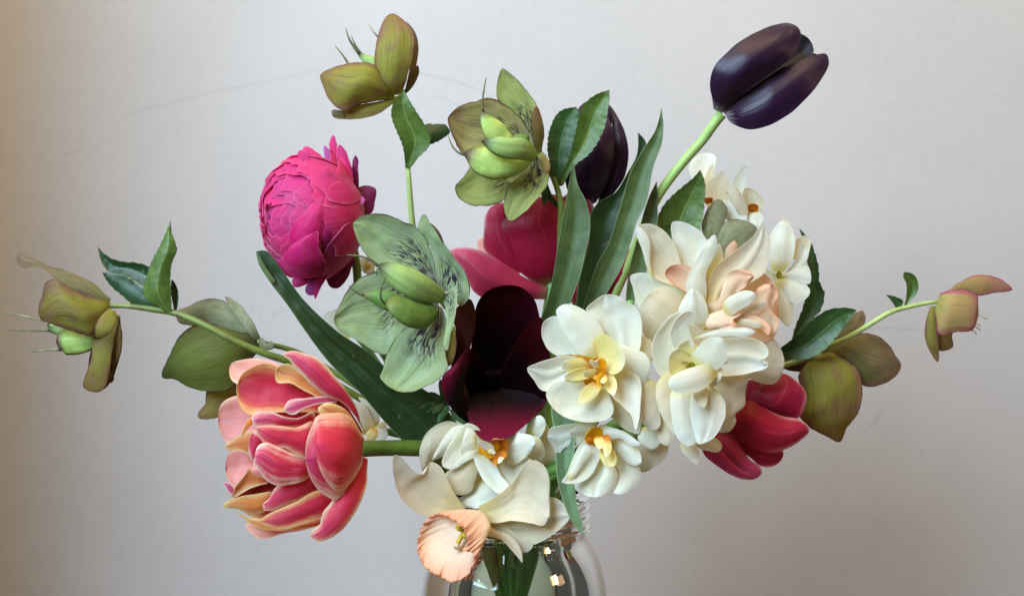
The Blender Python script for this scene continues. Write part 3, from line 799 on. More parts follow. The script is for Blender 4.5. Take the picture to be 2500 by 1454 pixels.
P('1030,810 | 860,560 740,545 690,620 666,710 | 666,820 | 690,920 740,1002 800,1052 858,1077 930,1020', M['tp_out'], 3.7, 5.9, 0.8, 0.6)
P('1036,755 | 1020,640 985,560 920,510 840,505 760,512 725,540 716,620 | 730,732 | 745,830 780,920 830,990 880,1024 945,980 1003,900 1037,825', M['tp_out'], 3.6, 6.3, 1.1, 0.9)
P('1040,790 | 960,905 880,1000 830,1090 778,1160 760,1230 700,1288 | 694,1312 | 740,1347 800,1337 880,1292 955,1210 1022,1100 1066,960 1068,870', M['tp_out'], 3.4, 5.0, 0.9, 0.9)

# ---------------------------------------------------------------- hot pink ranunculus
thing('ranunculus', 'hot pink ranunculus dome of many thin petals facing away to the side', FL, '800,900,-1', 'H5', z=0.2)
STEM('720,820,-0.6 800,880,-1.2 860,1100,-1.6 900,1450,-2', [0.3, 0.24, 0.22, 0.22, 0.24, 0.25], M['stem_olive'], (1220, -2.0), via='960,900,-3 1100,1060,-3')
P('760,640 | 830,540 900,470 960,460 | 1030,490 | 1020,600 1000,690 900,720 800,720', M['ran_dark'], -0.6, -1.2, 0.3)
P('780,900 | 700,960 690,1050 720,1150 610,1230 | 650,1320 | 700,1330 800,1230 835,1130 870,1090 830,1060 800,960', M['ran_dark'], -0.8, -0.4, 0.3, rip=0.08)
P('850,600 | 835,430 832,330 835,250 | 858,203 | 884,240 880,310 888,450 880,540', M['ran_dark'], -0.6, -0.4, 0.1)
P('665,330 | 605,250 594,190 | 592,122 | 640,160 672,270', M['ran_mauve'], -0.6, -0.8, 0.1)
CEN = Vector(W3([[620 + 470/3.4625, 320 + 730/3.4625, 0.3]])[0])
AX = Vector((-0.82, -0.52, -0.14)).normalized()
E1 = AX.cross(Vector((0, 0, 1))).normalized(); E2 = E1.cross(AX).normalized()
def ran_petal(phi, w, th0, th1, s, fl, lean):
    SEED[0] += 1
    rnd = random.Random(SEED[0])
    nt_, nu_ = 16, 13
    V, UV = [], []
    sd = rnd.random()*60
    for i in range(nt_):
        v = i/(nt_-1)
        for j in range(nu_):
            u = -1 + 2*j/(nu_-1)
            top = 1 - 0.16*abs(u)**2.4 - 0.10*mnoise.noise((u*2.2, sd, 0)) - 0.035*mnoise.noise((u*6, sd, 2))
            th = th0 + (th1-th0)*v*top
            ph = phi + w*u*(0.30 + 0.70*math.sin(math.pi*min(1, v*0.62+0.05))) + lean*v
            rr = s*(1 + fl*v**3) + 0.02*u*0 + 0.018*mnoise.noise((u*1.5, v*2, sd))
            rr += 0.012*u          # each petal tucks under its neighbour
            q = CEN + (E1*math.cos(ph) + E2*math.sin(ph))*(0.0305*rr*math.sin(th)) + AX*(0.0275*rr*math.cos(th))
            V.append(q); UV.append((j/(nu_-1), v))
    link_mesh('petal', V, grid_faces(nt_, nu_), UV, M['ran'], thick=0.0004)
rr_ = random.Random(5)
for ring, (n, th1, s, w, fl) in enumerate([(4, 0.0, 0.80, 1.2, 0.0), (5, 0.22, 0.835, 0.8, 0.03), (6, 0.38, 0.865, 0.72, 0.03), (7, 0.54, 0.895, 0.64, 0.03), (8, 0.70, 0.92, 0.58, 0.03),
                                           (9, 0.86, 0.945, 0.55, 0.035), (9, 1.04, 0.965, 0.55, 0.04), (9, 1.22, 0.985, 0.58, 0.05), (8, 1.40, 1.0, 0.6, 0.06)]):
    for q in range(n):
        ran_petal(2*math.pi*(q + 0.5*(ring % 2) + rr_.uniform(-0.12, 0.12))/n, w*rr_.uniform(0.9, 1.1), 2.75, th1 + rr_.uniform(-0.06, 0.06), s, fl + rr_.uniform(-0.01, 0.02), rr_.uniform(-0.05, 0.05))
EL = (440, 730, 420, 640, 0.2, 2.5)
P('700,480 | 655,320 641,170 643,80 | 668,32 | 692,65 706,140 730,300', M['ran'], 0, -0.2, 0.2, ell=EL, off=-0.6, edge=3.0)
P('790,640 | 690,420 700,260 704,160 | 720,112 | 762,150 812,260 842,400 830,540', M['ran'], 0, -0.1, 0.3, ell=EL, off=-0.4, edge=3.0)
P('640,470 | 520,330 430,232 | 415,145 | 450,130 520,170 605,250 700,420', M['ran'], 0, 0.2, 0.3, ell=EL, off=-0.5, edge=3.0)
P('560,420 | 400,245 370,195 | 380,165 | 435,178 485,265 560,380', M['ran'], 0, 0.2, 0.2, ell=EL, off=-0.2, edge=3.0)
P('690,860 | 560,640 520,480 560,330 | 610,310 | 680,390 700,520 740,700', M['ran'], 0, 0.15, 0.25, ell=EL, off=0.15, edge=3.0)
P('740,780 | 690,600 685,400 710,290 | 730,210 | 800,300 835,420 820,560 780,680', M['ran'], 0, 0.1, 0.25, ell=EL, off=0.1, edge=3.0)
P('700,960 | 545,960 535,700 585,560 | 625,480 | 670,560 700,700 700,840', M['ran'], 0, 0.12, 0.25, ell=EL, off=0.3, edge=3.0)
P('620,1090 | 330,980 290,900 420,690 | 582,560 | 600,760 560,960', M['ran'], 0, 0.1, 0.3, ell=EL, off=0.42, edge=3.0)
P('600,1120 | 250,1110 250,1050 330,960 | 450,880 | 540,850 545,980 590,1060', M['ran'], 0, 0.1, 0.3, ell=EL, off=0.5, edge=3.0)
P('600,1150 | 420,1240 290,1230 190,1110 | 260,1060 | 420,960 530,960 570,1060', M['ran'], 0, 0.05, 0.3, ell=EL, off=0.35, edge=3.0)
P('620,1050 | 520,1120 400,1190 325,1250 | 335,1315 | 430,1300 510,1240 580,1140', M['ran'], 0.2, 0.4, 0.3, rip=0.06)
P('660,1000 | 560,1080 520,1200 440,1310 433,1350 | 465,1388 | 530,1370 600,1250 680,1140 690,1050', M['ran_mauve'], 0.6, 0.4, 0.2, rip=0.06)
P('650,980 | 545,1010 520,1150 530,1230 500,1330 | 518,1420 | 560,1330 620,1230 680,1120 690,1020', M['ran'], 0.9, 1.0, 0.3, rip=0.06)
P('620,1005 | 660,900 760,860 790,800 790,680 820,580 | 870,548 | 940,570 935,600 870,660 840,750 800,830 740,890 680,930', M['ran_mauve'], 1.5, 0.6, 0.35, 0.4, rip=0.05)
P('790,860 | 700,900 680,1000 | 690,1050 | 740,1000 750,930', M['fern'], -0.2, 0.2, 0.1, name='sepal')
P('800,800 | 850,700 890,650 | 935,640 | 945,670 900,710 850,760', M['fern'], -0.2, -0.2, 0.1, name='sepal')

# ---------------------------------------------------------------- hellebore standing at the top
thing('hellebore', 'olive hellebore held highest on a straight pale stem with thin upright seed beaks', FL, '800,1090,-1', 'F3', z=-0.5)
STEM('718,462,0 735,520,-0.2 768,700,-0.1 778,800,0 785,900,0 802,1090,-0.5 830,1250,-1', [0.15, 0.13, 0.13, 0.17, 0.18, 0.18, 0.2, 0.2], M['stem_light'], (1240, -1.2), via='1100,850,-2.5 1180,1040,-2.5')
P('745,452 | 775,380 800,260 798,170 | 772,104 | 810,150 828,215 815,330 785,420', M['hel_mauve'], 0.0, -0.6, -0.2, 0.2)
P('755,445 | 780,395 800,345 | 826,313 | 832,345 805,410 775,445', M['hel_mauve'], 0.0, 0.2, 0.1)
P('715,472 | 650,485 540,505 465,530 | 413,530 | 420,562 480,573 560,568 640,545 702,500', M['hel_olive'], 0.2, 0.8, 0.3, 0.4)
P('470,532 | 440,532 | 414,530 | 418,556 440,560 480,562', M['hel_mauve'], 1.1, 0.9, 0.1, rip=0.0)
P('715,452 | 650,482 555,500 462,530 402,482 370,410 | 357,362 | 420,325 520,302 605,306 670,370', M['hel_olive'], 0.2, 0.9, 0.9, 0.8, edge=1.5)
P('722,455 | 645,412 620,340 622,240 645,140 680,75 | 702,66 | 760,100 800,152 806,240 783,340 762,412', M['hel_olive'], 0.3, 0.4, 0.9, 0.7, edge=1.5)
TB('500,330,-0.6 488,300,-0.6 465,265,-0.6 428,220,-0.6', [0.07, 0.06, 0.045, 0.02], M['beak_dark'], 'beak', 6)
a = TB('640,340,-0.6 610,302,-0.6 570,280,-0.6 542,256,-0.6', [0.3, 0.3, 0.2, 0.08], M['pod_green'], 'seed_pod')
TB('548,262,-0.6 520,228,-0.6 495,185,-0.6 480,138,-0.6', [0.09, 0.07, 0.05, 0.02], M['beak_dark'], 'beak', 6, parent=a)
TB('552,256,-0.8 528,222,-0.8 505,168,-0.8', [0.07, 0.05, 0.02], M['beak'], 'beak', 6, parent=a)
TB('660,210,-0.8 638,184,-0.8 615,155,-0.8 592,120,-0.8', [0.06, 0.05, 0.04, 0.02], M['beak'], 'beak', 6)
P('865,695 | 882,640 862,598 910,596 955,598 | 980,632 | 940,668 890,692', M['leaf_heldark'], -0.1, -0.9, name='leaf', cup=0.15, serr=(6, 2.0))
P('778,805 | 752,700 722,622 698,550 710,490 738,452 | 757,428 | 790,490 840,570 887,655 880,700 825,760 792,802', M['leaf_hel'], 0.2, 1.0, name='leaf', fold=-0.35, arch=0.4, serr=(14, 2.5), sharp=True)

# ---------------------------------------------------------------- tulip leaves and black tulip behind, magenta tulip behind
thing('tulip', 'magenta tulip with pale petal rims, opening behind the burgundy flower', FL, '720,1320,-2', 'F4', z=-2.2)
STEM('700,1290,-0.5 690,1370,-0.6 670,1500,-1', 0.34, M['stem_green'], (1270, -1.8), via='1320,900,-3 1300,1050,-2.5')
P('500,1250 | 300,1180 270,1090 | 280,1035 | 320,1040 420,1120', M['tp_pale'], -0.8, -0.9, 0.2)
P('760,1300 | 720,1000 740,820 | 830,770 | 930,840 950,1000 890,1200', M['tm'], -0.8, -0.6, -0.4)
P('740,1330 | 900,1200 1050,1150 1130,1090 | 1165,1110 | 1150,1220 1080,1330 900,1400', M['tm'], -0.8, -0.4, 0.4)
P('705,1300 | 540,1250 400,1165 312,1100 308,980 315,905 | 350,855 | 420,830 470,960 520,1150 620,1250', M['tm'], -0.7, -0.1, 0.6, 0.3)
P('720,1305 | 560,1250 490,1150 450,1030 408,975 425,925 530,865 | 640,795 | 730,790 800,870 850,960 850,1100 800,1230', M['tm'], -0.5, 0.5, 0.9, 0.5)
P('690,1330 | 560,1385 380,1400 260,1352 190,1225 | 115,1103 | 190,1087 290,1107 400,1165 540,1258', M['tm_light'], -0.4, 0.9, 0.8, 0.4)

thing('tulip', 'near-black tulip standing upright behind the hellebore leaves', FL, '920,900,-3', 'F4', z=-3.6)
STEM('905,815,0.4 900,900,0.2 880,1100,0', 0.26, M['stem_lime'], (1330, -1.6), via='1400,800,-3.5 1370,1000,-3')
P('905,832 | 800,790 770,650 800,440 845,300 | 905,250 | 1000,258 1040,310 1010,500 985,680', M['tb'], 0.2, 0.2, 0.8, 0.8)
P('930,830 | 1000,700 1040,500 1040,370 | 1022,270 | 1100,390 1135,530 1115,680 1042,792', M['tb'], 0.3, 0.0, 0.6, 0.6)
P('905,835 | 830,760 850,560 930,400 | 990,310 | 1040,400 1050,560 1010,720 960,815', M['tb'], 0.4, 0.9, 0.8, 0.9)

LEAF = 'leaf'
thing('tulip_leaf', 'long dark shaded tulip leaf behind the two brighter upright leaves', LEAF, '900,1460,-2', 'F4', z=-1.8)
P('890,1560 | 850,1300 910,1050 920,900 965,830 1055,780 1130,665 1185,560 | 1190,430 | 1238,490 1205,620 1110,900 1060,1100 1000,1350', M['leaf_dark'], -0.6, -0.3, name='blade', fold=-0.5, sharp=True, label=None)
TB('890,1530,-0.6 880,1700,-0.8 850,1900,-0.6 830,2150,0', [0.25, 0.3, 0.3, 0.3], M['stem_green'], 'stalk')
frame('F4')
thing('tulip_leaf', 'broad upright tulip leaf with a twisted waist rising beside the black tulip stem', LEAF, '900,1480,0', 'F4', z=-0.4)
P('890,1560 | 865,1480 880,1420 920,1290 960,1180 1020,1075 1060,950 1100,820 1150,652 1240,500 1292,415 | 1325,288 | 1336,395 1330,480 1282,620 1232,850 1182,950 1150,1060 1105,1180 1050,1285 985,1400 940,1500', M['leaf_tulip'], -0.4, 0.2, name='blade', fold=-0.45, arch=0.5, sharp=True)
TB('900,1530,-0.4 890,1700,-0.6 850,1950,-0.5 830,2200,0', [0.25, 0.3, 0.3, 0.3], M['stem_green'], 'stalk')
thing('tulip_leaf', 'upright tulip leaf with a slim pointed tip in front of the magenta tulip', LEAF, '700,1500,0', 'F4', z=0.2)
P('690,1600 | 610,1560 645,1470 685,1340 722,1150 746,1000 772,850 800,700 | 822,596 | 850,738 892,820 916,920 905,1050 872,1200 805,1400 750,1540', M['leaf_tulip'], -0.2, 0.3, name='blade', fold=-0.4, arch=0.5, sharp=True)
TB('690,1570,-0.2 680,1750,-0.6 690,1950,-0.4 690,2200,0.4', [0.3, 0.3, 0.3, 0.3], M['stem_green'], 'stalk')
thing('tulip_leaf', 'small narrow leaf blade beside the pale green stem of the leaning black tulip', LEAF, '1230,1100,-1', 'F4', z=-0.6)
P('1150,1420 | 1130,1280 1180,1060 1212,935 1250,808 | 1299,710 | 1303,810 1300,970 1262,1100 1235,1240 1190,1340', M['leaf_tulip'], -0.4, -0.2, name='blade', fold=-0.35, arch=0.2, sharp=True)
TB('1150,1390,-0.4 1100,1650,-1.2 1000,1950,-1 880,2200,0', [0.2, 0.25, 0.25, 0.25], M['stem_green'], 'stalk')

# ---------------------------------------------------------------- hellebore in the upper middle
thing('hellebore', 'lime green hellebore with dark streaked petals and swollen seed pods, above the magenta tulip', FL, '745,1000,-1', 'F4', z=-0.2)
STEM('600,545,-0.3 680,640,-0.6 725,740,-0.6 748,840,-0.5 745,1000,-0.8', [0.16, 0.15, 0.17, 0.18, 0.18, 0.2, 0.2], M['stem_hel'], (1290, -0.6), via='1365,760,-2.4 1330,980,-2.2')
P('740,980 | 690,950 640,805 | 655,690 | 700,790 742,860 745,940', M['leaf_helmid'], -1.2, -1.0, name='leaf', fold=-0.2)
P('742,735 | 690,645 672,520 690,400 742,310 | 838,284 | 852,335 842,420 822,520 792,625', M['leaf_helmid'], -0.6, -0.2, name='leaf', fold=-0.3, arch=0.3, serr=(16, 3.0), sharp=True)
P('752,725 | 800,560 830,440 872,290 922,230 | 1028,187 | 1022,290 985,440 905,560 830,622', M['leaf_hel'], -0.5, 0.4, name='leaf', fold=-0.3, arch=0.3, serr=(16, 3.0), sharp=True)
P('600,545 | 400,560 260,570 190,552 140,470 110,400 | 102,350 | 160,285 260,250 340,234 430,270 520,350 570,430', M['hel_dusky'], -0.2, 0.6, -0.6, 0.0, edge=2.0)
P('600,520 | 510,400 440,290 385,240 379,180 393,110 | 412,64 | 470,102 550,190 610,270 632,340 620,450', M['hel_lime'], -0.2, 0.2, -0.45, 0.0, edge=2.0, crease=0.15)
P('600,570 | 440,585 300,595 235,625 188,690 | 144,740 | 158,795 210,836 300,851 400,832 475,760 540,660', M['hel_lime'], -0.2, 0.9, -0.45, 0.0, edge=2.0)
P('605,560 | 530,660 435,765 424,830 430,900 | 455,937 | 520,906 570,860 622,800 668,740 682,665 655,600', M['hel_lime'], -0.1, 1.2, -0.35, 0.2, edge=2.0, crease=0.15)
P('618,575 | 588,450 580,340 | 606,280 | 640,345 655,440 642,520 640,560', M['hel_tan'], 0.0, 1.5, 0.3, 0.5, edge=1.5)
P('620,545 | 640,625 665,665 | 684,652 | 682,600 650,545', M['hel_tan'], 0.3, 1.2, 0.2, 0.2)
a = TB('470,480,1.0 410,460,1.1 360,410,1.3 318,350,1.4 302,300,1.4', [0.25, 0.5, 0.5, 0.28, 0.05], M['pod'], 'seed_pod', flat=0.7)
TB('303,310,1.4 300,250,1.4 310,180,1.4 321,114,1.4', [0.08, 0.05, 0.04, 0.02], M['beak_dark'], 'beak', 6, parent=a)
a = TB('575,575,0.8 520,590,1.2 420,605,1.7 300,590,1.9 235,560,1.9 195,552,1.8', [0.2, 0.5, 0.72, 0.68, 0.4, 0.06], M['pod'], 'seed_pod', flat=0.7, nseg=20)
TB('205,556,1.8 170,550,1.8 135,520,1.8 105,448,1.8', [0.1, 0.055, 0.045, 0.02], M['beak_dark'], 'beak', 6, parent=a)
TB('600,565,1.2 540,535,2.1 440,520,2.6 350,495,2.6 295,480,2.4', [0.25, 0.46, 0.46, 0.32, 0.05], M['pod_green'], 'seed_pod', flat=0.7, nseg=20)
TB('560,480,0.9 520,470,1.0 470,462,1.0', [0.25, 0.3, 0.1], M['pod_deep'], 'seed_pod')

# ---------------------------------------------------------------- hellebore in the left middle
thing('hellebore', 'large sea-green hellebore facing out with purple freckles and two curled seed pods', FL, '780,900,2', 'F5', z=3.4)
STEM('700,590,-0.5 780,700,-1.2 840,900,-2', [0.2, 0.18, 0.2, 0.22], M['stem_hel'], (1200, 0.2), via='1110,930,0.5 1160,1080,0.2')
P('700,540 | 690,330 640,200 | 630,150 | 680,190 720,280 760,360', M['hel_brown'], -0.8, -1.0, 0.1)
P('760,740 | 720,860 712,900 728,965 | 742,970 | 782,880 780,790', M['hel_olive'], -0.3, 0.2, 0.2)
P('680,600 | 500,480 420,430 330,430 260,450 180,510 130,590 100,650 | 84,700 | 110,765 200,812 300,880 382,906 450,800 560,690', M['hel_sea'], -0.4, 0.5, -0.6, edge=2.0)
P('675,520 | 560,460 420,410 320,385 250,310 210,230 | 192,150 | 250,108 330,96 420,114 470,140 540,165 600,230 648,330 668,430', M['hel_sea'], -0.2, 0.6, -0.5, edge=2.0, crease=0.12)
P('695,545 | 660,430 650,330 610,240 562,180 | 600,99 | 640,160 710,265 770,340 825,420 858,490 850,590 805,628 782,565 740,530', M['hel_sea'], -0.1, 0.3, -0.5, edge=2.0, er=0.4)
P('665,615 | 560,705 450,790 385,900 362,990 345,1028 | 430,1106 | 520,1116 620,1082 700,1032 734,985 720,880 735,760 715,660', M['hel_sea'], 0.0, 1.4, -0.5, edge=2.0, crease=0.12)
P('695,580 | 735,535 780,507 788,600 776,690 752,785 | 728,882 | 712,860 722,760 728,680 715,620', M['hel_sea'], 0.3, 1.6, 0.3, 0.3, edge=1.5)
a = TB('710,575,0.4 640,548,1.0 540,500,1.6 440,445,1.8 370,408,1.7 335,393,1.5', [0.25, 0.48, 0.58, 0.5, 0.3, 0.05], M['pod_green'], 'seed_pod', flat=0.7, nseg=20)
TB('345,398,1.5 330,420,1.6 328,450,1.6', [0.08, 0.06, 0.02], M['beak_dark'], 'beak', 6, parent=a)
TB('335,398,1.2 300,365,1.2 240,343,1.2 155,333,1.2', [0.08, 0.06, 0.05, 0.02], M['beak_dark'], 'beak', 6)
a = TB('650,640,0.6 590,670,1.2 520,665,1.8 450,625,2.1 405,600,2.1 380,605,2.0', [0.4, 0.66, 0.74, 0.6, 0.34, 0.05], M['pod_deep'], 'seed_pod', flat=0.7, nseg=20)
TB('392,605,2.0 362,602,2.1 350,570,2.2 358,510,2.3 381,462,2.3', [0.12, 0.06, 0.05, 0.04, 0.02], M['beak_dark'], 'beak', 6, parent=a)
a = TB('480,610,0.8 400,598,0.9 320,575,0.9 250,560,0.9', [0.3, 0.4, 0.28, 0.08], M['pod_deep'], 'seed_pod')
TB('258,562,0.9 210,545,0.9 170,508,0.9', [0.09, 0.06, 0.02], M['beak_dark'], 'beak', 6, parent=a)

# ---------------------------------------------------------------- burgundy anemone
thing('anemone', 'deep burgundy cup-shaped bloom with an almost black hollow centre', FL, '900,1250,1', 'F5', z=1.6)
STEM('980,1120,-1.0 950,1230,-1.4 930,1300,-1.8', 0.28, M['stem_olive'], (1215, 0.8), via='1180,1100,0')
P('800,1120 | 755,960 780,800 783,640 | 862,585 | 892,650 890,760 865,860 840,980', M['anem_brown'], 0.2, 1.2, -0.2, 0.2)
P('1000,1200 | 850,1100 866,900 886,720 902,615 957,543 | 1060,507 | 1157,520 1227,585 1260,690 1262,850 1240,1000 1160,1130', M['anem'], -1.2, 1.2, -0.9, -0.3)
P('1010,1150 | 1060,950 1150,800 1232,700 | 1264,690 | 1282,820 1320,905 1313,1050 1304,1160 1230,1255 1110,1240', M['anem'], -0.8, 2.4, -0.7, -0.2)
P('930,1130 | 880,1160 838,1080 | 842,900 | 880,860 920,920 950,1020', M['anem'], -0.6, 2.3, -0.4)
P('870,1275 | 785,1245 715,1145 | 703,1035 | 770,960 852,868 840,1000 830,1130 850,1210', M['anem_lip'], 0.6, 2.4, 0.5, 0.4)
P('1010,1010 | 880,980 832,1060 822,1140 845,1228 872,1317 925,1384 | 1002,1401 | 1090,1373 1180,1303 1263,1222 1304,1155 1260,1050 1150,990', M['anem_lip'], -1.9, 2.9, -0.8, 0.0, bw=0.5)
TB('985,1080,-0.8 985,1040,-0.1 985,1015,0.3', [0.45, 0.4, 0.1], M['black_centre'], 'stamen_boss', 14)
for s_ in ('710,1170 | 680,1130 650,1118 | 610,1122 | 650,1140 690,1180', '690,1175 | 640,1170 600,1180 | 578,1212 | 620,1200 680,1195', '690,1185 | 640,1200 | 615,1235 | 650,1225 695,1200',
           '695,1185 | 650,1215 | 648,1243 | 672,1230 705,1195', '740,1200 | 700,1215 680,1250 | 678,1292 | 710,1265 745,1220', '705,1180 | 668,1215 | 668,1240 | 690,1225 712,1195'):
    P(s_, M['fern'], 0.8, 1.3, 0.08, name='leaf', rip=0.02)
P('720,1210 | 690,1130 682,1080 | 690,1040 | 712,1090 745,1190', M['fern'], 0.5, 0.8, 0.1, name='leaf')
P('840,1290 | 770,1270 750,1235 | 745,1215 | 800,1240 850,1270', M['fern'], 0.6, 0.7, 0.1, name='leaf')

# ---------------------------------------------------------------- leaning black tulip
thing('tulip', 'glossy black-purple tulip leaning out alone on a pale green stem', FL, '140,1380,-1', 'G2', z=-0.4)
STEM('612,785,0.4 560,850,0.3 480,965,0 330,1135,-0.3 140,1390,-0.8', [0.27, 0.245, 0.25, 0.26, 0.27, 0.28, 0.28], M['stem_lime'], (1360, -0.6), via='1545,620,-2.6 1460,820,-2.8 1400,1020,-2')
P('660,760 | 700,650 900,450 1050,300 1190,190 | 1250,222 | 1288,285 1285,348 1160,420 950,580 780,710', M['tb_in'], 0.0, -0.5, -0.5, -0.2, edge=3.0)
P('640,770 | 700,680 880,560 1000,480 | 1090,425 | 1000,560 890,670 760,745', M['tb_in'], 0.2, 0.6, -0.3)
P('640,790 | 560,700 640,520 900,400 | 1240,330 | 1330,350 1200,560 960,760 780,810', M['tb_in'], -0.6, -1.2, -0.8)
P('640,790 | 740,690 860,610 940,545 1000,510 1090,440 1200,385 1310,346 | 1386,341 | 1405,405 1342,535 1222,685 1082,802 940,876 810,896 705,862', M['tb'], 0.3, 0.6, 0.9, 0.9)
P('598,778 | 545,685 524,570 548,452 640,340 760,240 900,163 1010,124 | 1105,111 | 1180,148 1197,190 1160,320 1060,420 940,500 820,590 690,690', M['tb'], 0.4, 0.8, 1.2, 1.2)

# ---------------------------------------------------------------- magenta tulip on the right
thing('tulip', 'magenta tulip with pale petal tips drooping below the white daffodils', FL, '500,830,0', 'F6', z=1.4)
FR['G4'] = (1640, 860, 4.038)
frame('G4')
STEM('430,640,-0.4 300,600,-1 100,560,-1.5', 0.34, M['stem_green'], (1340, 1.4), via='1560,1010,0 1420,1100,0.6')
P('480,640 | 700,440 | 760,270 | 900,290 980,310 900,450 700,560', M['tm_light'], -0.5, -0.2, 0.2)
P('420,780 | 600,930 780,1040 860,1110 990,1125 | 1090,1040 | 1095,960 960,960 800,900 600,800', M['tm'], -0.2, -0.2, 0.5, 0.2)
P('480,620 | 720,470 850,330 980,240 | 1100,208 | 1220,270 1310,370 1330,450 1310,530 1255,640 1150,650 1000,610 800,600 600,660', M['tm'], -0.3, 0.0, 0.9, 0.4)
P('430,700 | 300,960 340,1030 470,1130 600,1215 720,1250 | 830,1240 | 892,1180 880,1130 780,1060 700,960 620,830 540,760', M['tm_light'], -0.2, 0.9, 0.8, 0.4, crease=-0.25)
P('430,700 | 560,560 760,470 900,540 1100,630 1250,660 1320,700 | 1358,768 | 1290,850 1150,940 1000,985 860,965 720,900 600,810', M['tm'], 0.1, 0.7, 0.9, 0.5)

# ---------------------------------------------------------------- olive hellebore behind right + pink one at the far right
thing('hellebore', 'olive-brown hellebore seen from behind next to the drooping magenta tulip', FL, '300,720,-1', 'G1', z=-1.2)
STEM('335,690,0 230,720,-0.6 100,760,-1', 0.18, M['stem_hel'], (1345, 0.3), via='1820,900,-3 1600,1000,-3 1440,1090,-1.5')
P('300,760 | 150,780 60,740 | 20,720 | 120,720 220,700 320,700', M['hel_brown'], -0.4, -0.4, 0.3)
P('360,660 | 378,585 460,500 535,455 | 556,449 | 576,490 545,560 450,612', M['hel_mauve'], -0.2, -0.8, 0.3, edge=1.5)
P('325,695 | 430,620 560,574 650,594 712,650 742,700 | 771,746 | 752,802 632,868 560,862 520,790 430,720', M['hel_mauve'], 0.0, -0.4, 0.6, 0.3, edge=2.0)
P('330,690 | 250,740 205,805 228,950 208,1030 270,1100 360,1146 | 432,1177 | 470,1100 532,1020 557,900 535,780 440,708', M['hel_olive'], 0.2, 0.4, 0.9, 0.6, edge=2.0)

thing('hellebore', 'small pink and yellow hellebore nodding at the tip of a long thin stem', FL, '360,650,0', 'G1', z=-0.2)
STEM('972,400,0 900,410,0 830,425,0 720,455,0 600,525,0 470,602,0 360,650,-0.1 220,720,-0.8', [0.1, 0.11, 0.13, 0.14, 0.14, 0.15, 0.15, 0.18, 0.2, 0.2], M['stem_light'], (1350, -0.2), via='1820,920,-2.2 1600,1040,-2.4 1430,1110,-1.2')
P('980,545 | 975,620 980,668 | 1030,668 | 1062,648 1055,600 1058,560', M['hel_tan'], -0.2, -0.1, 0.1)
P('968,425 | 915,490 903,590 930,670 | 976,736 | 982,640 975,540 972,470', M['hel_olive'], 0.0, 0.4, 0.25, 0.2)
P('975,395 | 1050,345 1130,340 1195,366 1280,352 | 1390,332 | 1340,285 1240,252 1180,255 1080,303 1015,350', M['hel_pink'], 0.0, -0.3, 0.3, 0.2, edge=1.5)
P('974,403 | 1050,336 1140,338 1195,370 1200,420 | 1200,470 | 1165,560 1080,567 985,582 968,500', M['hel_pink'], 0.1, 0.7, 0.5, 0.6, edge=1.5)
for s_ in ('1150,430,0 1205,475,0.1 1250,496,0.1', '1130,470,0 1180,515,0.2 1210,533,0.2', '1120,480,0 1170,525,0.1 1213,558,0.1', '1110,490,0 1150,535,0.2 1190,578,0.2', '1100,490,0 1140,535,0.1 1168,562,0.1'):
    TB(s_, [0.02, 0.02, 0.03], M['stamen'], 'stamen', 6, sample=5)
P('770,440 | 800,380 802,300 785,262 | 788,238 | 840,248 868,295 856,360 810,412', M['leaf_hel'], 0.0, 0.3, name='leaf', fold=-0.15)
P('745,445 | 725,405 705,380 | 691,364 | 740,372 785,396', M['leaf_helmid'], 0.0, 0.1, name='leaf', cup=-0.1)
P('120,690 | 180,560 235,400 255,200 | 208,-5 | 265,60 312,200 322,300 346,350 330,440 260,520 190,610', M['leaf_helmid'], -1.2, -1.0, name='leaf', fold=-0.3, serr=(15, 3.0), sharp=True)
P('95,690 | 140,722 250,718 340,672 410,600 | 526,447 | 460,432 360,448 280,500 190,590', M['leaf_helmid'], 0.2, 1.0, name='leaf', fold=-0.3, arch=0.3, serr=(10, 2.0), sharp=True)

# ---------------------------------------------------------------- back hellebore petals and leaf on the upper right
thing('hellebore', 'grey-green hellebore and its toothed leaf tucked behind the peach daffodil', FL, '400,640,-2', 'F7', z=-1.6)
STEM('560,560,-0.2 480,640,-0.6 400,740,-1', 0.17, M['stem_hel'], (1310, -2.0), via='1580,760,-3.5 1440,980,-3')
P('540,540 | 468,480 488,400 520,345 | 560,323 | 606,368 592,440 570,510', M['hel_grey'], -0.2, -0.4, 0.3, edge=1.5)
P('560,600 | 552,520 600,440 680,431 | 768,480 | 720,570 660,620 590,650', M['hel_grey'], 0.0, 0.2, 0.4, edge=1.5)
P('330,620 | 232,480 232,425 262,358 350,268 420,212 | 461,164 | 487,230 487,325 462,480 400,600', M['leaf_hel'], 0.0, 0.4, name='leaf', fold=-0.35, serr=(13, 3.0), sharp=True)
P('330,640 | 270,520 250,490 | 300,455 | 360,480 380,580', M['leaf_helmid'], 0.2, 0.3, name='leaf', fold=-0.2)

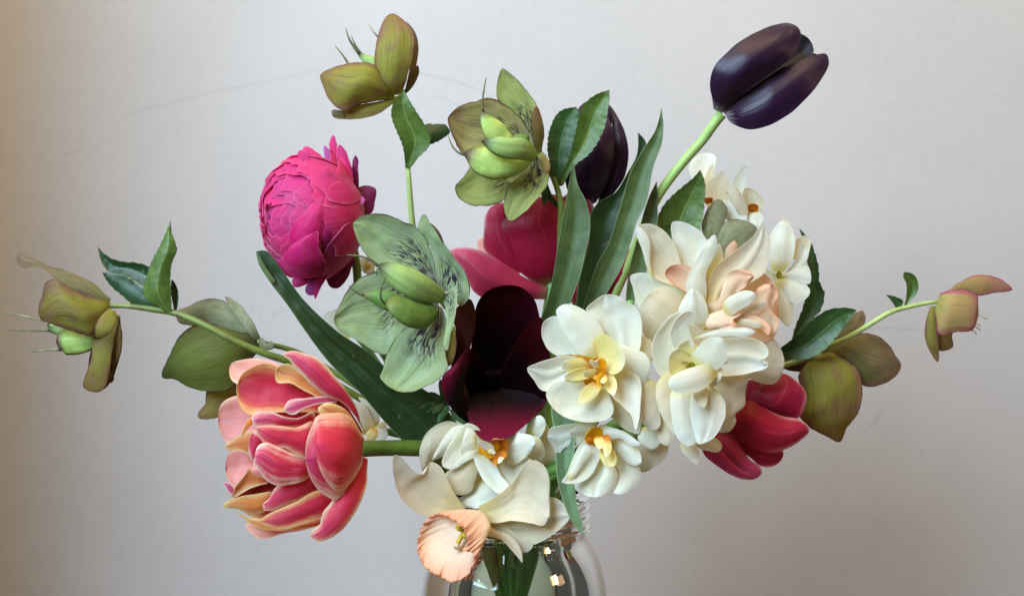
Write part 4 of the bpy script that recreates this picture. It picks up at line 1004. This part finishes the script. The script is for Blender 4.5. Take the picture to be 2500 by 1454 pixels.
# ---------------------------------------------------------------- big leaf on the left, narrow leaf over the jar
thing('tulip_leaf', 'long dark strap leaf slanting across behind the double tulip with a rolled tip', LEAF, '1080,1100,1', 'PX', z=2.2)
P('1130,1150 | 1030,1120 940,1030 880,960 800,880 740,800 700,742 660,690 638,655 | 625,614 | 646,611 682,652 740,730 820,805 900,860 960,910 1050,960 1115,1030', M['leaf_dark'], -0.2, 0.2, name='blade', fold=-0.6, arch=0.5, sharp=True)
P('668,690 | 648,672 632,645 | 626,614 | 648,650 672,690', M['leaf_tulip'], 0.5, 0.5, name='blade', cup=0.12, rip=0.01)
TB('1110,1130,-0.3 1140,1170,-0.6 1155,1230,-0.8 1165,1320,-0.8', [0.3, 0.3, 0.3, 0.3], M['stem_green'], 'stalk', flat=0.6)
thing('narrow_leaf', 'narrow blue-green leaf with a pale edge hanging down over the jar neck', LEAF, '1330,0,3', 'F8', z=3.9)
P('1330,-60 | 1248,60 1265,200 1278,400 1290,560 1332,740 1402,900 | 1481,995 | 1479,930 1442,790 1422,650 1412,480 1418,320 1425,150', M['leaf_fold'], -0.6, 0.6, name='blade', fold=-0.25, arch=0.4, sharp=True)
TB('1330,-30,-0.6 1310,120,-2.0 1250,420,-3.0 1230,760,-3.4', [0.25, 0.25, 0.25, 0.25], M['stem_green'], 'stalk')

# ---------------------------------------------------------------- distant and half hidden daffodils
def back_daffodil(label, spec, at, fr, z, slot, via, stem):
    thing('daffodil', label, FL, at, fr, z=z)
    STEM(stem, 0.2, M['stem_green'], slot, via=via)
    for s_, m_, a_, b_, c_ in spec: P(s_, M[m_], a_, b_, c_)
back_daffodil('white daffodil cluster with small orange cups standing behind the toothed leaf', [
    ('610,400 | 480,322 488,250 530,205 | 586,170 | 620,240 650,340', 'daf_cream', 0, -0.3, -0.3),
    ('470,330 | 420,230 400,150 440,92 | 500,72 | 545,90 540,150 510,240', 'daf', -0.8, -1.4, -0.2),
    ('500,300 | 480,240 500,170 | 530,130 | 540,190 530,250', 'daf_cream', -0.4, -0.6, -0.2),
    ('640,400 | 620,260 660,180 | 713,138 | 715,230 705,320', 'daf', 0.1, -0.2, -0.3),
    ('720,400 | 690,330 700,262 | 760,280 | 804,345 790,385', 'daf_cream', 0.0, 0.2, -0.2),
    ('640,320 | 560,330 580,400 620,440 | 705,440 | 716,390 690,310', 'daf', 0.4, 0.8, 0.2),
    ('620,300 | 600,262 | 640,250 | 700,320 715,400 680,420', 'daf_cream', 0.7, 0.9, 0.2),
    ('740,400 | 718,400 720,440 | 770,470 | 800,430 780,390', 'daf', 0.4, 0.7, 0.1),
    ('745,392 | 715,370 722,352 | 750,346 | 775,360 768,388', 'daf_orange', 0.4, 0.8, -0.1),
    ('510,345 | 480,330 478,318 | 500,315 | 530,318 525,340', 'daf_orange', 0.2, 0.4, -0.05)],
    '640,420,-3', 'F7', -3.2, (1300, -2.6), '1690,760,-4.5 1480,980,-3.6', '650,400,-0.4 620,520,-1.0 560,700,-1.4')
back_daffodil('pure white daffodil with rounded petals and a green-yellow eye beside the peach daffodil', [
    ('880,640 | 850,560 870,470 | 905,413 | 945,450 940,560', 'daf_cream', -0.5, -0.8, -0.2),
    ('960,640 | 965,560 990,528 | 1045,520 | 1050,600 1000,660', 'daf_cream', -0.5, -0.6, -0.2),
    ('880,725 | 815,690 808,740 815,800 | 862,915 | 905,870 892,790', 'daf', 0.0, 0.2, -0.1),
    ('893,728 | 945,690 978,640 | 1005,570 | 1040,575 1045,625 1020,670 960,712', 'daf', 0.0, 0.1, -0.2),
    ('885,752 | 862,830 880,950 905,985 | 935,1006 | 962,905 935,820', 'daf', 0.0, 0.5, 0.15),
    ('890,745 | 920,830 958,882 1000,876 | 1046,840 | 1052,805 1000,768 940,745', 'daf', 0.1, 0.5, 0.15),
    ('890,735 | 950,742 1012,772 1050,776 | 1059,740 | 1040,680 980,690 930,715', 'daf', 0.2, 0.5, 0.2),
    ('882,714 | 832,645 828,545 858,480 | 908,437 | 948,462 972,545 962,632 920,702', 'daf', 0.2, 0.4, 0.25),
    ('885,750 | 870,735 | 880,708 | 900,720 900,742', 'daf_green', 0.5, 0.6, -0.05)],
    '885,740,0', 'F7', 1.0, (1350, 0.9), '1800,780,-2.5 1600,1000,-2 1440,1120,-0.6', '885,740,-0.2 870,800,-0.9 800,900,-1.6')
back_daffodil('white daffodil glimpsed between the strap leaf and the double tulip stem', [
    ('1110,620 | 1020,640 1000,540 | 980,440 | 1040,440 1100,540', 'daf_cream', 0, 0.2, 0.2),
    ('1110,600 | 1060,480 | 1010,400 | 1080,430 1150,540', 'daf', -0.2, 0, 0.2),
    ('1120,610 | 1060,640 | 1070,690 | 1110,690 1140,640', 'daf_yel', 0.3, 0.6, 0.2),
    ('1130,600 | 1120,660 | 1160,690 | 1205,655 1180,600', 'daf', 0.2, 0.5, 0.2),
    ('1140,580 | 1140,640 | 1190,650 | 1200,610 1180,560', 'daf_cream', 0.2, 0.3, 0.2)],
    '1150,600,0', 'F2', 0.4, (1170, -0.2), '1040,1080,-1', '1130,600,-0.2 1180,620,-0.6')
back_daffodil('tiny white bloom with a yellow-green eye peeping beside the pink ranunculus', [
    ('590,1290 | 540,1290 522,1270 | 530,1250 | 570,1240 600,1260', 'daf', 0, 0.1, 0.1),
    ('590,1290 | 560,1300 | 585,1315 | 615,1300 620,1270', 'daf', 0.05, 0.2, 0.1),
    ('600,1270 | 570,1260 | 580,1240 | 610,1250 622,1275', 'daf', 0.1, 0.2, 0.1),
    ('585,1290 | 566,1285 | 575,1262 | 598,1262 600,1280', 'daf_yel', 0.25, 0.3, 0.05)],
    '590,1280,-2', 'F3', -1.8, (1190, -2.0), '950,820,-2.4 1090,1060,-2.4', '590,1280,-0.2 620,1330,-0.5')
back_daffodil('white daffodil petals showing at the edge of the sea-green hellebore', [
    ('180,800 | 60,760 20,720 | 40,660 | 100,660 180,700', 'daf', 0, -0.2, 0.2),
    ('220,780 | 100,700 | 80,650 | 150,650 240,720', 'daf_cream', -0.1, -0.3, 0.2)],
    '200,780,-1', 'F5', 0.2, (1180, -1.2), '930,900,-1.4 1080,1070,-1.6', '200,780,-0.2 260,850,-0.6')

# ---------------------------------------------------------------- white double daffodil in the centre
thing('double_daffodil', 'white double daffodil with yellow and orange heart facing straight out, right of the burgundy bloom', FL, '450,640,3', 'F6', z=4.4)
STEM('470,650,-0.8 500,700,-1.6 520,800,-2.4', 0.3, M['stem_green'], (1300, 2.0), via='1440,1020,1.2 1360,1120,1.6')
P('460,640 | 300,600 200,500 180,420 | 260,360 | 400,400 540,460 600,560', M['daf_cream'], -0.7, -0.6, -0.2, bw=1.0)
P('470,640 | 560,480 620,420 700,460 | 740,560 | 720,700 640,780 540,760', M['daf_cream'], -0.7, -0.6, -0.2, bw=1.0)
P('450,650 | 300,640 200,700 220,820 | 400,890 | 560,890 640,800 580,690', M['daf_cream'], -0.7, -0.4, -0.2, bw=1.0)
P('560,560 | 490,400 440,300 378,240 425,190 | 495,149 | 570,155 615,185 680,220 715,290 718,400 700,500 640,560', M['daf'], -0.2, -0.2, -0.4, crease=0.1)
P('700,500 | 705,420 720,395 | 750,415 | 786,440 784,520 770,570', M['daf_cream'], -0.6, -0.8, 0.2)
P('410,560 | 300,515 190,516 130,462 106,390 | 118,320 | 160,285 205,282 245,360 295,440 360,510', M['daf'], -0.1, 0.2, -0.4)
P('520,780 | 540,900 600,960 660,992 | 700,1000 | 712,920 690,830 620,760', M['daf_cream'], -0.4, -0.2, 0.2)
P('520,640 | 600,660 660,660 710,710 762,650 | 772,580 | 742,510 665,478 590,455 530,480', M['daf'], 0.0, 0.2, 0.3)
P('470,500 | 350,522 280,432 218,322 | 197,240 | 240,207 310,214 380,250 445,310 490,390', M['daf'], 0.2, 0.4, 0.4)
P('430,610 | 260,665 160,735 110,735 60,672 | 18,598 | 70,570 160,540 270,520 360,545', M['daf'], 0.2, 0.9, -0.35, crease=0.15)
P('460,670 | 340,685 200,678 150,710 133,760 170,832 | 235,888 | 330,922 440,926 522,902 547,860 532,790 500,720', M['daf'], 0.2, 1.2, -0.4)
P('500,670 | 530,760 600,830 650,880 | 682,975 | 704,900 712,800 717,720 702,652 640,613 560,615', M['daf'], 0.3, 1.0, -0.3)
P('440,690 | 380,705 335,760 | 332,817 | 395,803 450,755 475,700', M['daf_yel'], 0.5, 1.3, -0.2)
P('460,580 | 505,622 545,637 592,612 | 618,560 | 590,480 540,420 480,388 425,420 435,500', M['daf_yel'], 0.5, 1.7, -0.3)
P('420,575 | 335,603 262,622 230,590 | 236,568 | 270,543 345,534', M['daf_yel'], 0.5, 1.3, 0.2)
P('430,620 | 340,672 270,672 | 243,650 | 280,620 350,598', M['daf_yel'], 0.6, 1.3, -0.1)
P('490,630 | 488,700 512,742 | 546,766 | 568,700 552,650 520,615', M['daf_yel'], 0.7, 1.5, -0.2)
P('450,700 | 370,690 340,630 360,570 | 450,530 | 530,560 560,630 530,690', M['daf_gold'], 0.35, 0.5, -0.3, bw=0.9)
P('450,600 | 420,590 398,555 | 412,545 | 440,560 452,540 460,575', M['daf'], 1.0, 1.5, 0.1, rip=0.02)
P('465,600 | 455,560 462,535 | 485,538 | 502,570 498,605', M['daf_gold'], 0.9, 1.5, -0.1, rip=0.02)
P('455,630 | 400,655 370,650 | 366,622 | 400,605 440,600 460,610', M['daf_yel'], 1.0, 1.6, 0.1, rip=0.02)
P('480,620 | 445,640 420,650 | 432,668 | 470,650 488,630', M['daf_gold'], 1.2, 1.7, 0.1, rip=0.02)
P('460,650 | 440,680 | 468,722 | 475,700 480,665', M['daf_gold'], 1.0, 1.4, 0.1, rip=0.02)
P('485,635 | 465,660 470,685 | 485,690 | 508,665 500,645', M['daf_yel'], 1.2, 1.6, 0.1, rip=0.02)
P('470,640 | 430,620 440,595 | 465,590 | 490,610 490,635', M['daf_gold'], 1.1, 1.3, -0.1, rip=0.02)
P('450,590 | 400,570 330,530 | 290,518 | 330,515 400,530 450,560', M['daf_gold'], 0.5, 0.9, 0.05, rip=0.01)

# ---------------------------------------------------------------- white double daffodil right of it
thing('double_daffodil', 'creamy white double daffodil with a curled lip and yellow-green throat, overlapping the drooping magenta tulip', FL, '1030,600,3', 'F6', z=4.6)
STEM('1050,640,-0.8 1020,760,-1.6 960,900,-2.4', 0.3, M['stem_green'], (1320, 2.4), via='1560,1060,1 1400,1130,1.8')
P('790,980 | 680,1080 690,1180 | 720,1233 | 800,1200 872,1130 882,1070 850,1000', M['daf_cream'], -1.2, -1.0, 0.3)
P('770,950 | 700,990 700,1045 | 790,1092 | 832,1055 830,970', M['daf'], -0.6, -0.4, 0.2)
P('860,880 | 818,960 825,1045 | 880,1070 | 920,1010 900,920', M['daf_cream'], -0.4, -0.1, 0.2)
P('830,680 | 742,660 710,800 703,880 725,935 | 800,977 | 828,955 830,850', M['daf_cream'], -0.2, 0.1, 0.3)
P('1150,690 | 1180,850 1195,985 | 1255,984 | 1297,920 1290,882 1346,830 1352,725 1372,650 1320,608 1200,630', M['daf_cream'], -0.4, -0.2, 0.4)
P('990,1030 | 955,1080 1005,1150 | 1060,1184 | 1074,1130 1045,1060', M['daf_cream'], -0.4, 0.2, 0.2)
P('1060,1030 | 1060,1078 1110,1100 | 1195,1105 | 1212,1075 1170,1022 1110,1010', M['daf_cream'], -0.6, -0.2, 0.25)
P('1040,620 | 880,560 840,440 900,340 | 1010,330 | 1160,400 1240,500 1180,620', M['daf_cream'], -0.5, -0.4, -0.2, bw=1.0)
P('1040,640 | 900,660 860,800 900,940 | 1000,1000 | 1180,960 1260,840 1200,680', M['daf_cream'], -0.5, -0.2, -0.2, bw=1.0)
P('1090,600 | 1200,470 1320,440 1420,490 | 1440,560 | 1380,640 1260,700 1160,680', M['daf_cream'], -0.6, -0.5, -0.2, bw=1.0)
P('1110,520 | 1180,640 1300,642 1400,622 1490,588 | 1495,562 | 1440,546 1484,530 1496,500 1470,450 1400,412 1300,408 1200,420', M['daf'], 0.0, 0.4, -0.35, crease=0.2)
P('1000,450 | 1070,415 1150,412 1260,402 1370,402 | 1413,374 | 1370,350 1280,351 1180,360 1090,390', M['daf'], 0.6, 1.0, 0.25)
P('990,640 | 900,670 830,640 800,600 782,500 800,400 845,335 | 885,288 | 960,256 1000,300 1000,380 1005,450 1010,540', M['daf'], 0.1, 0.8, -0.5)
P('1015,580 | 930,500 895,390 920,310 | 975,257 | 1030,252 1043,288 1008,330 1015,385 1035,430 1050,510', M['daf'], 0.5, 1.5, -0.25)
P('970,640 | 850,640 815,680 805,760 825,850 870,940 | 922,1007 | 930,900 910,780 945,710', M['daf_cream'], 0.3, 0.8, 0.3)
P('980,690 | 895,760 900,880 925,1000 960,1052 | 1002,1074 | 1042,1060 1062,1000 1045,860 1030,740', M['daf'], 0.5, 1.0, 0.3)
P('1070,700 | 1015,850 1040,985 1065,1062 | 1085,1060 | 1150,1030 1202,962 1232,880 1226,800 1190,745 1130,700', M['daf'], 0.7, 1.3, 0.35, crease=-0.12)
P('1060,600 | 1010,560 960,560 930,500 | 960,440 | 1020,425 1060,460 1080,540', M['daf_yel'], 0.5, 1.0, -0.25)
P('1040,590 | 980,610 900,640 880,560 | 900,500 | 960,480 1020,520', M['daf_yel'], 0.4, 1.0, -0.3)
P('1050,700 | 1028,750 1060,812 | 1102,840 | 1120,790 1108,710', M['daf_cream'], 1.0, 1.7, 0.2)
P('1140,630 | 1190,590 1212,600 | 1208,640 | 1190,690 1130,712', M['daf_cream'], 0.9, 1.3, 0.2)
P('1050,585 | 1040,505 1098,432 1165,410 | 1215,415 | 1241,480 1236,552 1205,592 1165,610', M['daf'], 0.9, 2.0, 0.4)
P('1172,600 | 1060,583 960,618 895,655 | 881,692 | 920,742 1000,752 1085,732 1145,680', M['daf'], 1.2, 2.2, 0.55, 0.3)
P('1045,600 | 1000,590 985,600 | 1000,575 | 1020,560 1050,575', M['daf_green'], 0.85, 1.1, 0.0, rip=0.0)
TB('1190,580,1.0 1220,570,1.4 1246,556,1.5', [0.04, 0.04, 0.05], M['stamen'], 'stamen', 6)

# ---------------------------------------------------------------- smaller white double daffodil below
thing('double_daffodil', 'small white double daffodil with golden tongues nodding above the jar neck', FL, '1600,290,3', 'F8', z=4.2)
STEM('1600,300,-0.8 1580,340,-1.6 1520,420,-2.4', 0.28, M['stem_green'], (1290, 2.5), via='1400,1130,2.0')
P('1560,240 | 1430,312 1345,345 1290,400 1260,342 | 1218,262 | 1240,200 1320,178 1430,163 1540,180', M['daf'], -0.4, 0.2, -0.2, crease=0.15)
P('1620,330 | 1480,300 1420,400 1450,560 | 1580,660 | 1760,620 1840,480 1760,330', M['daf_cream'], -0.7, -0.4, -0.2, bw=1.0)
P('1640,300 | 1700,230 1800,260 | 1870,340 | 1860,480 1740,500', M['daf_cream'], -0.6, -0.4, -0.2, bw=1.0)
P('1700,440 | 1745,540 1722,640 1702,672 | 1760,694 | 1850,662 1905,600 1915,540 1900,470 1800,410 1750,370', M['daf'], -0.3, 0.4, 0.4)
P('1600,430 | 1530,560 1428,608 1425,650 1480,692 | 1570,714 | 1640,708 1690,676 1735,600 1743,540 1705,470 1660,420', M['daf'], -0.1, 0.7, 0.45, crease=-0.12)
P('1690,280 | 1730,375 1800,445 1880,478 | 1917,460 | 1917,400 1882,330 1800,288 1740,255', M['daf'], 0.0, 0.5, 0.3)
P('1590,250 | 1460,320 1400,440 1358,545 | 1322,602 | 1380,614 1460,602 1545,550 1602,440 1618,400 1600,300', M['daf'], 0.1, 1.2, -0.35)
P('1345,580 | 1400,500 1450,400 | 1500,320 | 1530,340 1480,450 1420,560', M['daf'], 1.0, 0.8, 0.15)
P('1560,250 | 1450,252 1382,252 | 1388,228 | 1440,180 1500,158 1590,160', M['daf'], 0.2, 0.8, 0.2)
P('1590,240 | 1650,292 1760,272 1860,332 | 1912,322 | 1860,268 1780,218 1700,193 1600,178', M['daf'], 0.3, 0.8, 0.2)
P('1600,300 | 1520,310 1497,285 | 1520,220 | 1560,192 1620,200 1630,250', M['daf_gold'], 0.3, 0.9, -0.3)
P('1600,360 | 1530,330 1510,270 | 1600,215 | 1690,250 1690,320', M['daf_gold'], 0.2, 0.4, -0.3, bw=0.9)
P('1540,310 | 1505,300 1508,280 | 1525,270 | 1550,280 1555,300', M['daf_orange'], 0.9, 1.0, 0.05, rip=0.0)
P('1600,260 | 1565,290 1580,330 | 1608,356 | 1640,330 1640,270', M['daf_yel'], 0.6, 1.2, 0.15, rip=0.02)
P('1640,250 | 1628,300 1630,345 | 1655,330 | 1685,290 1680,250', M['daf_orange'], 0.7, 1.1, 0.1, rip=0.02)
P('1660,280 | 1632,330 1640,385 | 1655,415 | 1690,380 1695,310', M['daf_yel'], 0.9, 1.4, 0.15, rip=0.02)
P('1650,360 | 1608,380 1622,440 | 1660,482 | 1718,482 1737,430 1700,345', M['daf_yel'], 0.6, 1.2, -0.2)

# ---------------------------------------------------------------- white daffodil under the anemone
thing('double_daffodil', 'white double daffodil with ruffled orange cup directly beneath the burgundy bloom', FL, '820,380,2', 'F8', z=3.2)
STEM('830,380,-0.8 860,430,-1.6 900,520,-2.2', 0.28, M['stem_green'], (1235, 2.4), via='1230,1150,2')
P('1160,140 | 1110,400 1170,600 1240,680 | 1300,672 | 1285,450 1250,250', M['daf_cream'], -1.6, -1.2, 0.4)
P('1080,330 | 1110,255 1150,268 1190,340 | 1198,392 | 1165,437 1110,432', M['daf_cream'], -0.4, -0.2, 0.2)
P('1090,250 | 1120,120 1160,100 | 1200,140 | 1190,220 1140,280', M['daf'], -0.8, -0.5, 0.2)
P('820,390 | 660,330 520,360 480,500 | 560,640 | 780,700 980,640 1040,480 980,340', M['daf_cream'], -0.7, -0.5, -0.2, bw=1.0)
P('640,330 | 440,405 340,460 290,532 266,472 | 258,375 | 300,250 380,173 460,146 540,160 620,240', M['daf_cream'], -0.6, 0.0, 0.4)
P('680,340 | 560,340 430,375 | 356,432 | 398,340 470,230 540,178 640,200', M['daf'], -0.2, 0.5, 0.2)
P('740,400 | 560,482 448,540 436,590 | 490,677 | 580,698 650,662 670,600 700,500', M['daf_cream'], -0.2, 0.5, 0.35)
P('760,360 | 610,445 500,505 | 430,480 | 460,360 530,248 620,160 720,220', M['daf'], 0.0, 0.7, -0.3)
P('690,340 | 600,380 572,402 | 570,360 | 590,260 620,190 680,240', M['daf'], 0.7, 1.0, 0.15, rip=0.02)
P('740,560 | 610,690 518,745 520,775 640,792 | 720,797 | 800,742 862,690 840,620', M['daf'], -0.6, 0.4, 0.3)
P('880,430 | 800,480 880,600 950,680 | 1015,690 | 1095,602 1102,500 1085,415 1000,420', M['daf'], 0.0, 0.7, -0.3)
P('880,340 | 890,420 960,472 1040,422 1110,362 | 1127,310 | 1110,258 1040,238 950,246 890,285', M['daf'], 0.0, 0.7, 0.3, ruf=(2, 0.08))
P('790,400 | 690,370 662,388 680,470 720,562 790,642 | 858,690 | 922,682 927,630 875,560 830,470', M['daf'], 0.3, 1.1, -0.25)
P('820,380 | 700,345 705,385 740,400 | 770,420 | 800,425 830,400', M['daf_gold'], 0.6, 1.2, -0.15, ruf=(3, 0.08))
P('830,370 | 770,400 780,430 830,472 | 870,440 | 915,400 900,370', M['daf_orange'], 0.6, 1.3, -0.2, ruf=(3, 0.08))
P('840,380 | 860,330 850,290 | 890,280 | 922,290 912,370', M['daf_orange'], 0.6, 1.2, -0.2, ruf=(2, 0.06))
P('820,380 | 780,330 800,285 | 830,275 | 870,290 860,350', M['daf_gold'], 0.5, 1.0, -0.1)
P('760,360 | 715,335 690,300 | 720,290 | 780,310 818,350 805,388', M['daf'], 1.0, 1.5, 0.15, rip=0.02)
P('860,410 | 845,445 | 850,462 | 878,445 888,415', M['daf'], 1.1, 1.5, 0.1, rip=0.0)
P('770,370 | 790,388 820,392 | 828,380 | 815,365 790,355', M['daf_cream'], 1.3, 1.6, 0.1, rip=0.0)

# ---------------------------------------------------------------- peach trumpet daffodil
thing('trumpet_daffodil', 'pale daffodil with a frilled peach trumpet hanging in front of the jar', FL, '750,900,3', 'F8', z=4.0)
STEM('780,880,-0.4 860,840,-1.0 900,760,-1.6', 0.28, M['stem_green'], (1200, 2.5), via='1210,1190,2.4')
P('760,930 | 980,1075 1040,1130 | 1075,1120 | 1110,1072 1000,1000 880,920', M['daf_cream'], 0.0, 0.3, 0.2)
P('740,890 | 860,1010 980,1072 1110,1070 1262,990 | 1388,850 | 1335,758 1250,715 1100,780 900,830', M['daf_cream'], 0.0, 0.4, -0.5, crease=0.12)
P('580,820 | 430,838 320,857 200,802 110,702 70,580 | 73,398 | 130,420 200,502 285,542 345,450 410,480 475,600 535,710', M['daf_cream'], 0.0, 0.8, -0.45)
P('700,850 | 820,908 960,890 1080,906 1190,922 | 1229,862 | 1234,700 1232,580 1185,470 1085,438 960,600 800,730', M['daf_cream'], 0.2, 0.9, -0.4, ruf=(1.2, 0.12))
P('750,920 | 770,1002 850,1022 950,1112 1002,1172 | 1029,1207 | 1022,1120 972,1030 905,985 830,960', M['daf_cream'], 0.2, 1.1, 0.25, sharp=True)
def trumpet(base, midr, rim, mat, ns=26, na=220):
    """bell lofted through three closed rings of traced points"""
    def ring(s):
        p = pts(s); p = p[-3:] + p + p[:3]
        C, K = hermite(p)
        return C[K[3]:K[-3]]
    rings = []
    for s in (base, midr, rim):
        C = ring(s)
        C = np.vstack([C, C[:1]])
        rings.append(resample(C, na+1)[:-1])
    A, B_, C_ = rings
    rows = []
    for i in range(ns):
        t = i/(ns-1)
        w0, w1, w2 = (1-t)*(1-2*t), 4*t*(1-t), t*(2*t-1)
        G = w0*A + w1*B_ + w2*C_
        for j in range(na):
            k = t**4
            fr1 = 1.5*mnoise.noise((j*0.12, 3.1, 0.0)) + 0.8*mnoise.noise((j*0.42, 7.7, 0.0)) + 0.5*mnoise.noise((j*0.83, 2.2, 0.0))
            nx = G[j] - C_.mean(0)*t - A.mean(0)*(1-t)
            nl = math.hypot(nx[0], nx[1]) + 1e-6
            G[j, 0] += nx[0]/nl*k*4.5*fr1; G[j, 1] += nx[1]/nl*k*4.5*fr1
            G[j, 2] += k*0.30*mnoise.noise((j*0.19, 11.0, 0.0)) + k*k*0.12*mnoise.noise((j*0.5, 5.0, 0.0))
            G[j, 2] += 0.05*mnoise.noise((j*0.11, t*2.0, 4.0))
        rows.append(G)
    G = np.stack(rows)
    V = W3(G).reshape(-1, 3)
    UV = [(0.5 + 0.49*math.sin(6*2*math.pi*j/na)*0.6, i/(ns-1)) for i in range(ns) for j in range(na)]
    return link_mesh('trumpet', V, grid_faces(ns, na, wrap=True), UV, mat, thick=0.0006)
tr = trumpet('690,850,0.5 640,870,0.7 625,920,1.1 650,960,1.4 700,975,1.5 745,945,1.2 750,890,0.8 730,855,0.5',
             '545,815,0.6 420,900,0.6 370,1030,0.9 430,1140,1.7 560,1165,2.3 690,1110,2.5 770,960,2.2 720,840,1.1',
             '400,845,0.9 310,880,0.8 265,985,1.0 245,1090,1.3 285,1205,1.8 390,1300,2.5 480,1338,2.9 590,1315,3.1 665,1210,3.2 660,1130,3.3 590,1110,3.3 625,1050,3.2 600,960,2.9 510,880,1.9', M['peach'])
a = TB('690,900,1.2 620,950,1.7 575,1000,2.0 550,1050,2.2 533,1090,2.3', [0.12, 0.13, 0.12, 0.11, 0.12], M['pistil'], 'pistil', 10, parent=tr)
TB('540,1078,2.25 530,1094,2.35', [0.17, 0.12], M['stamen'], 'stigma', 10, parent=tr)
for s_ in ('680,900,1.2 610,930,1.8 560,935,2.1 540,925,2.2', '680,905,1.2 600,950,1.8 560,960,2.1 535,940,2.2', '690,915,1.2 620,960,1.8 590,1000,2.1 598,1020,2.2'):
    TB(s_, [0.04, 0.04, 0.08, 0.07], M['pistil'], 'stamen', 6, parent=tr)

# ---------------------------------------------------------------- peach double daffodil
thing('double_daffodil', 'cream and peach double daffodil with pointed petals, largest bloom on the leafy shoulder', FL, '560,920,2', 'F7', z=2.8)
STEM('570,930,-0.8 560,1000,-1.6 500,1150,-2.2', 0.3, M['stem_green'], (1345, 1.9), via='1620,1000,0 1420,1120,1')
P('620,1060 | 720,1000 830,1040 892,1120 | 914,1200 | 862,1312 740,1290 660,1200', M['daf_cream'], -0.6, -0.2, 0.3)
P('560,930 | 420,760 300,640 260,600 | 300,560 | 480,640 640,720 720,860', M['daf_cream'], -0.7, -0.8, -0.2, bw=1.0)
P('560,930 | 640,740 760,700 860,780 | 880,900 | 860,1060 720,1100 620,1020', M['peach'], -0.4, -0.2, -0.2, bw=1.0)
P('560,930 | 380,860 240,860 200,960 | 300,1060 | 460,1080 620,1060', M['daf_cream'], -0.6, -0.4, -0.2, bw=1.0)
P('480,830 | 380,700 350,670 330,590 308,520 | 314,444 | 380,448 442,480 494,540 480,640', M['daf'], -0.4, -0.4, -0.4)
P('420,870 | 200,965 130,905 100,800 | 86,735 | 140,717 220,735 340,790', M['daf'], -0.2, 0.2, -0.3)
P('420,940 | 330,1045 200,1085 138,1010 133,920 | 168,850 | 230,798 300,798 370,850', M['daf_cream'], 0.0, 0.6, 0.35)
P('500,860 | 340,800 210,742 180,700 150,590 118,500 | 124,470 | 180,453 250,478 302,530 342,610 372,720 440,790', M['daf_cream'], -0.2, 0.4, -0.45)
P('195,740 | 175,680 150,600 118,505 | 124,468 | 165,500 190,560 190,650', M['daf'], 0.35, 0.7, 0.1, rip=0.02)
P('500,880 | 380,822 300,762 271,722 | 288,690 | 350,671 412,690 450,750', M['peach'], 0.0, 0.7, -0.25)
P('500,830 | 500,700 540,600 | 562,558 | 587,650 565,720 525,800', M['daf_yel'], 0.1, 0.3, -0.2)
P('490,900 | 398,832 383,800 400,730 445,640 500,545 | 540,511 | 553,560 532,640 493,720 497,810', M['daf'], 0.3, 0.9, 0.3)
P('600,700 | 588,645 600,590 | 648,545 | 662,570 640,625', M['peach'], -0.2, 0.2, 0.15)
P('580,920 | 488,862 500,780 540,690 650,600 740,530 | 800,454 | 832,520 837,620 802,722 742,765 650,805', M['daf_cream'], 0.2, 0.5, -0.4, crease=0.2)
P('700,940 | 735,900 765,805 | 840,776 | 882,820 852,905 884,990 855,1055 800,985', M['peach'], 0.2, 0.8, 0.3, ruf=(2, 0.12), edge=3.5)
P('560,960 | 494,890 560,860 585,780 620,713 700,703 | 747,735 | 692,800 640,850 600,905', M['peach'], 0.5, 1.4, 0.3, ruf=(2, 0.12), edge=3.5)
P('640,950 | 700,920 790,962 842,1012 | 832,1052 | 780,1015 700,980', M['peach'], 0.6, 1.0, 0.2)
P('630,940 | 690,905 760,880 | 818,870 | 800,900 720,940', M['daf_cream'], 0.7, 1.1, 0.15)
P('640,970 | 700,965 760,975 | 792,990 | 785,1010 700,1000', M['daf_cream'], 0.9, 1.3, 0.12, rip=0.0)
P('550,970 | 497,945 498,1012 580,1018 | 657,1002 | 642,962 684,940 650,905 590,915', M['peach'], 0.7, 1.4, 0.25, ruf=(2, 0.1), edge=3.5)
P('600,940 | 600,862 650,830 710,812 | 757,828 | 742,872 682,912 620,952', M['daf'], 1.1, 1.7, 0.25)
P('480,1030 | 343,932 365,870 | 420,801 | 485,860 505,970', M['daf'], 0.8, 1.3, 0.3, crease=0.15)
P('500,1010 | 430,960 420,860 | 432,830 | 495,880 503,960', M['daf_cream'], 0.9, 1.0, 0.1)
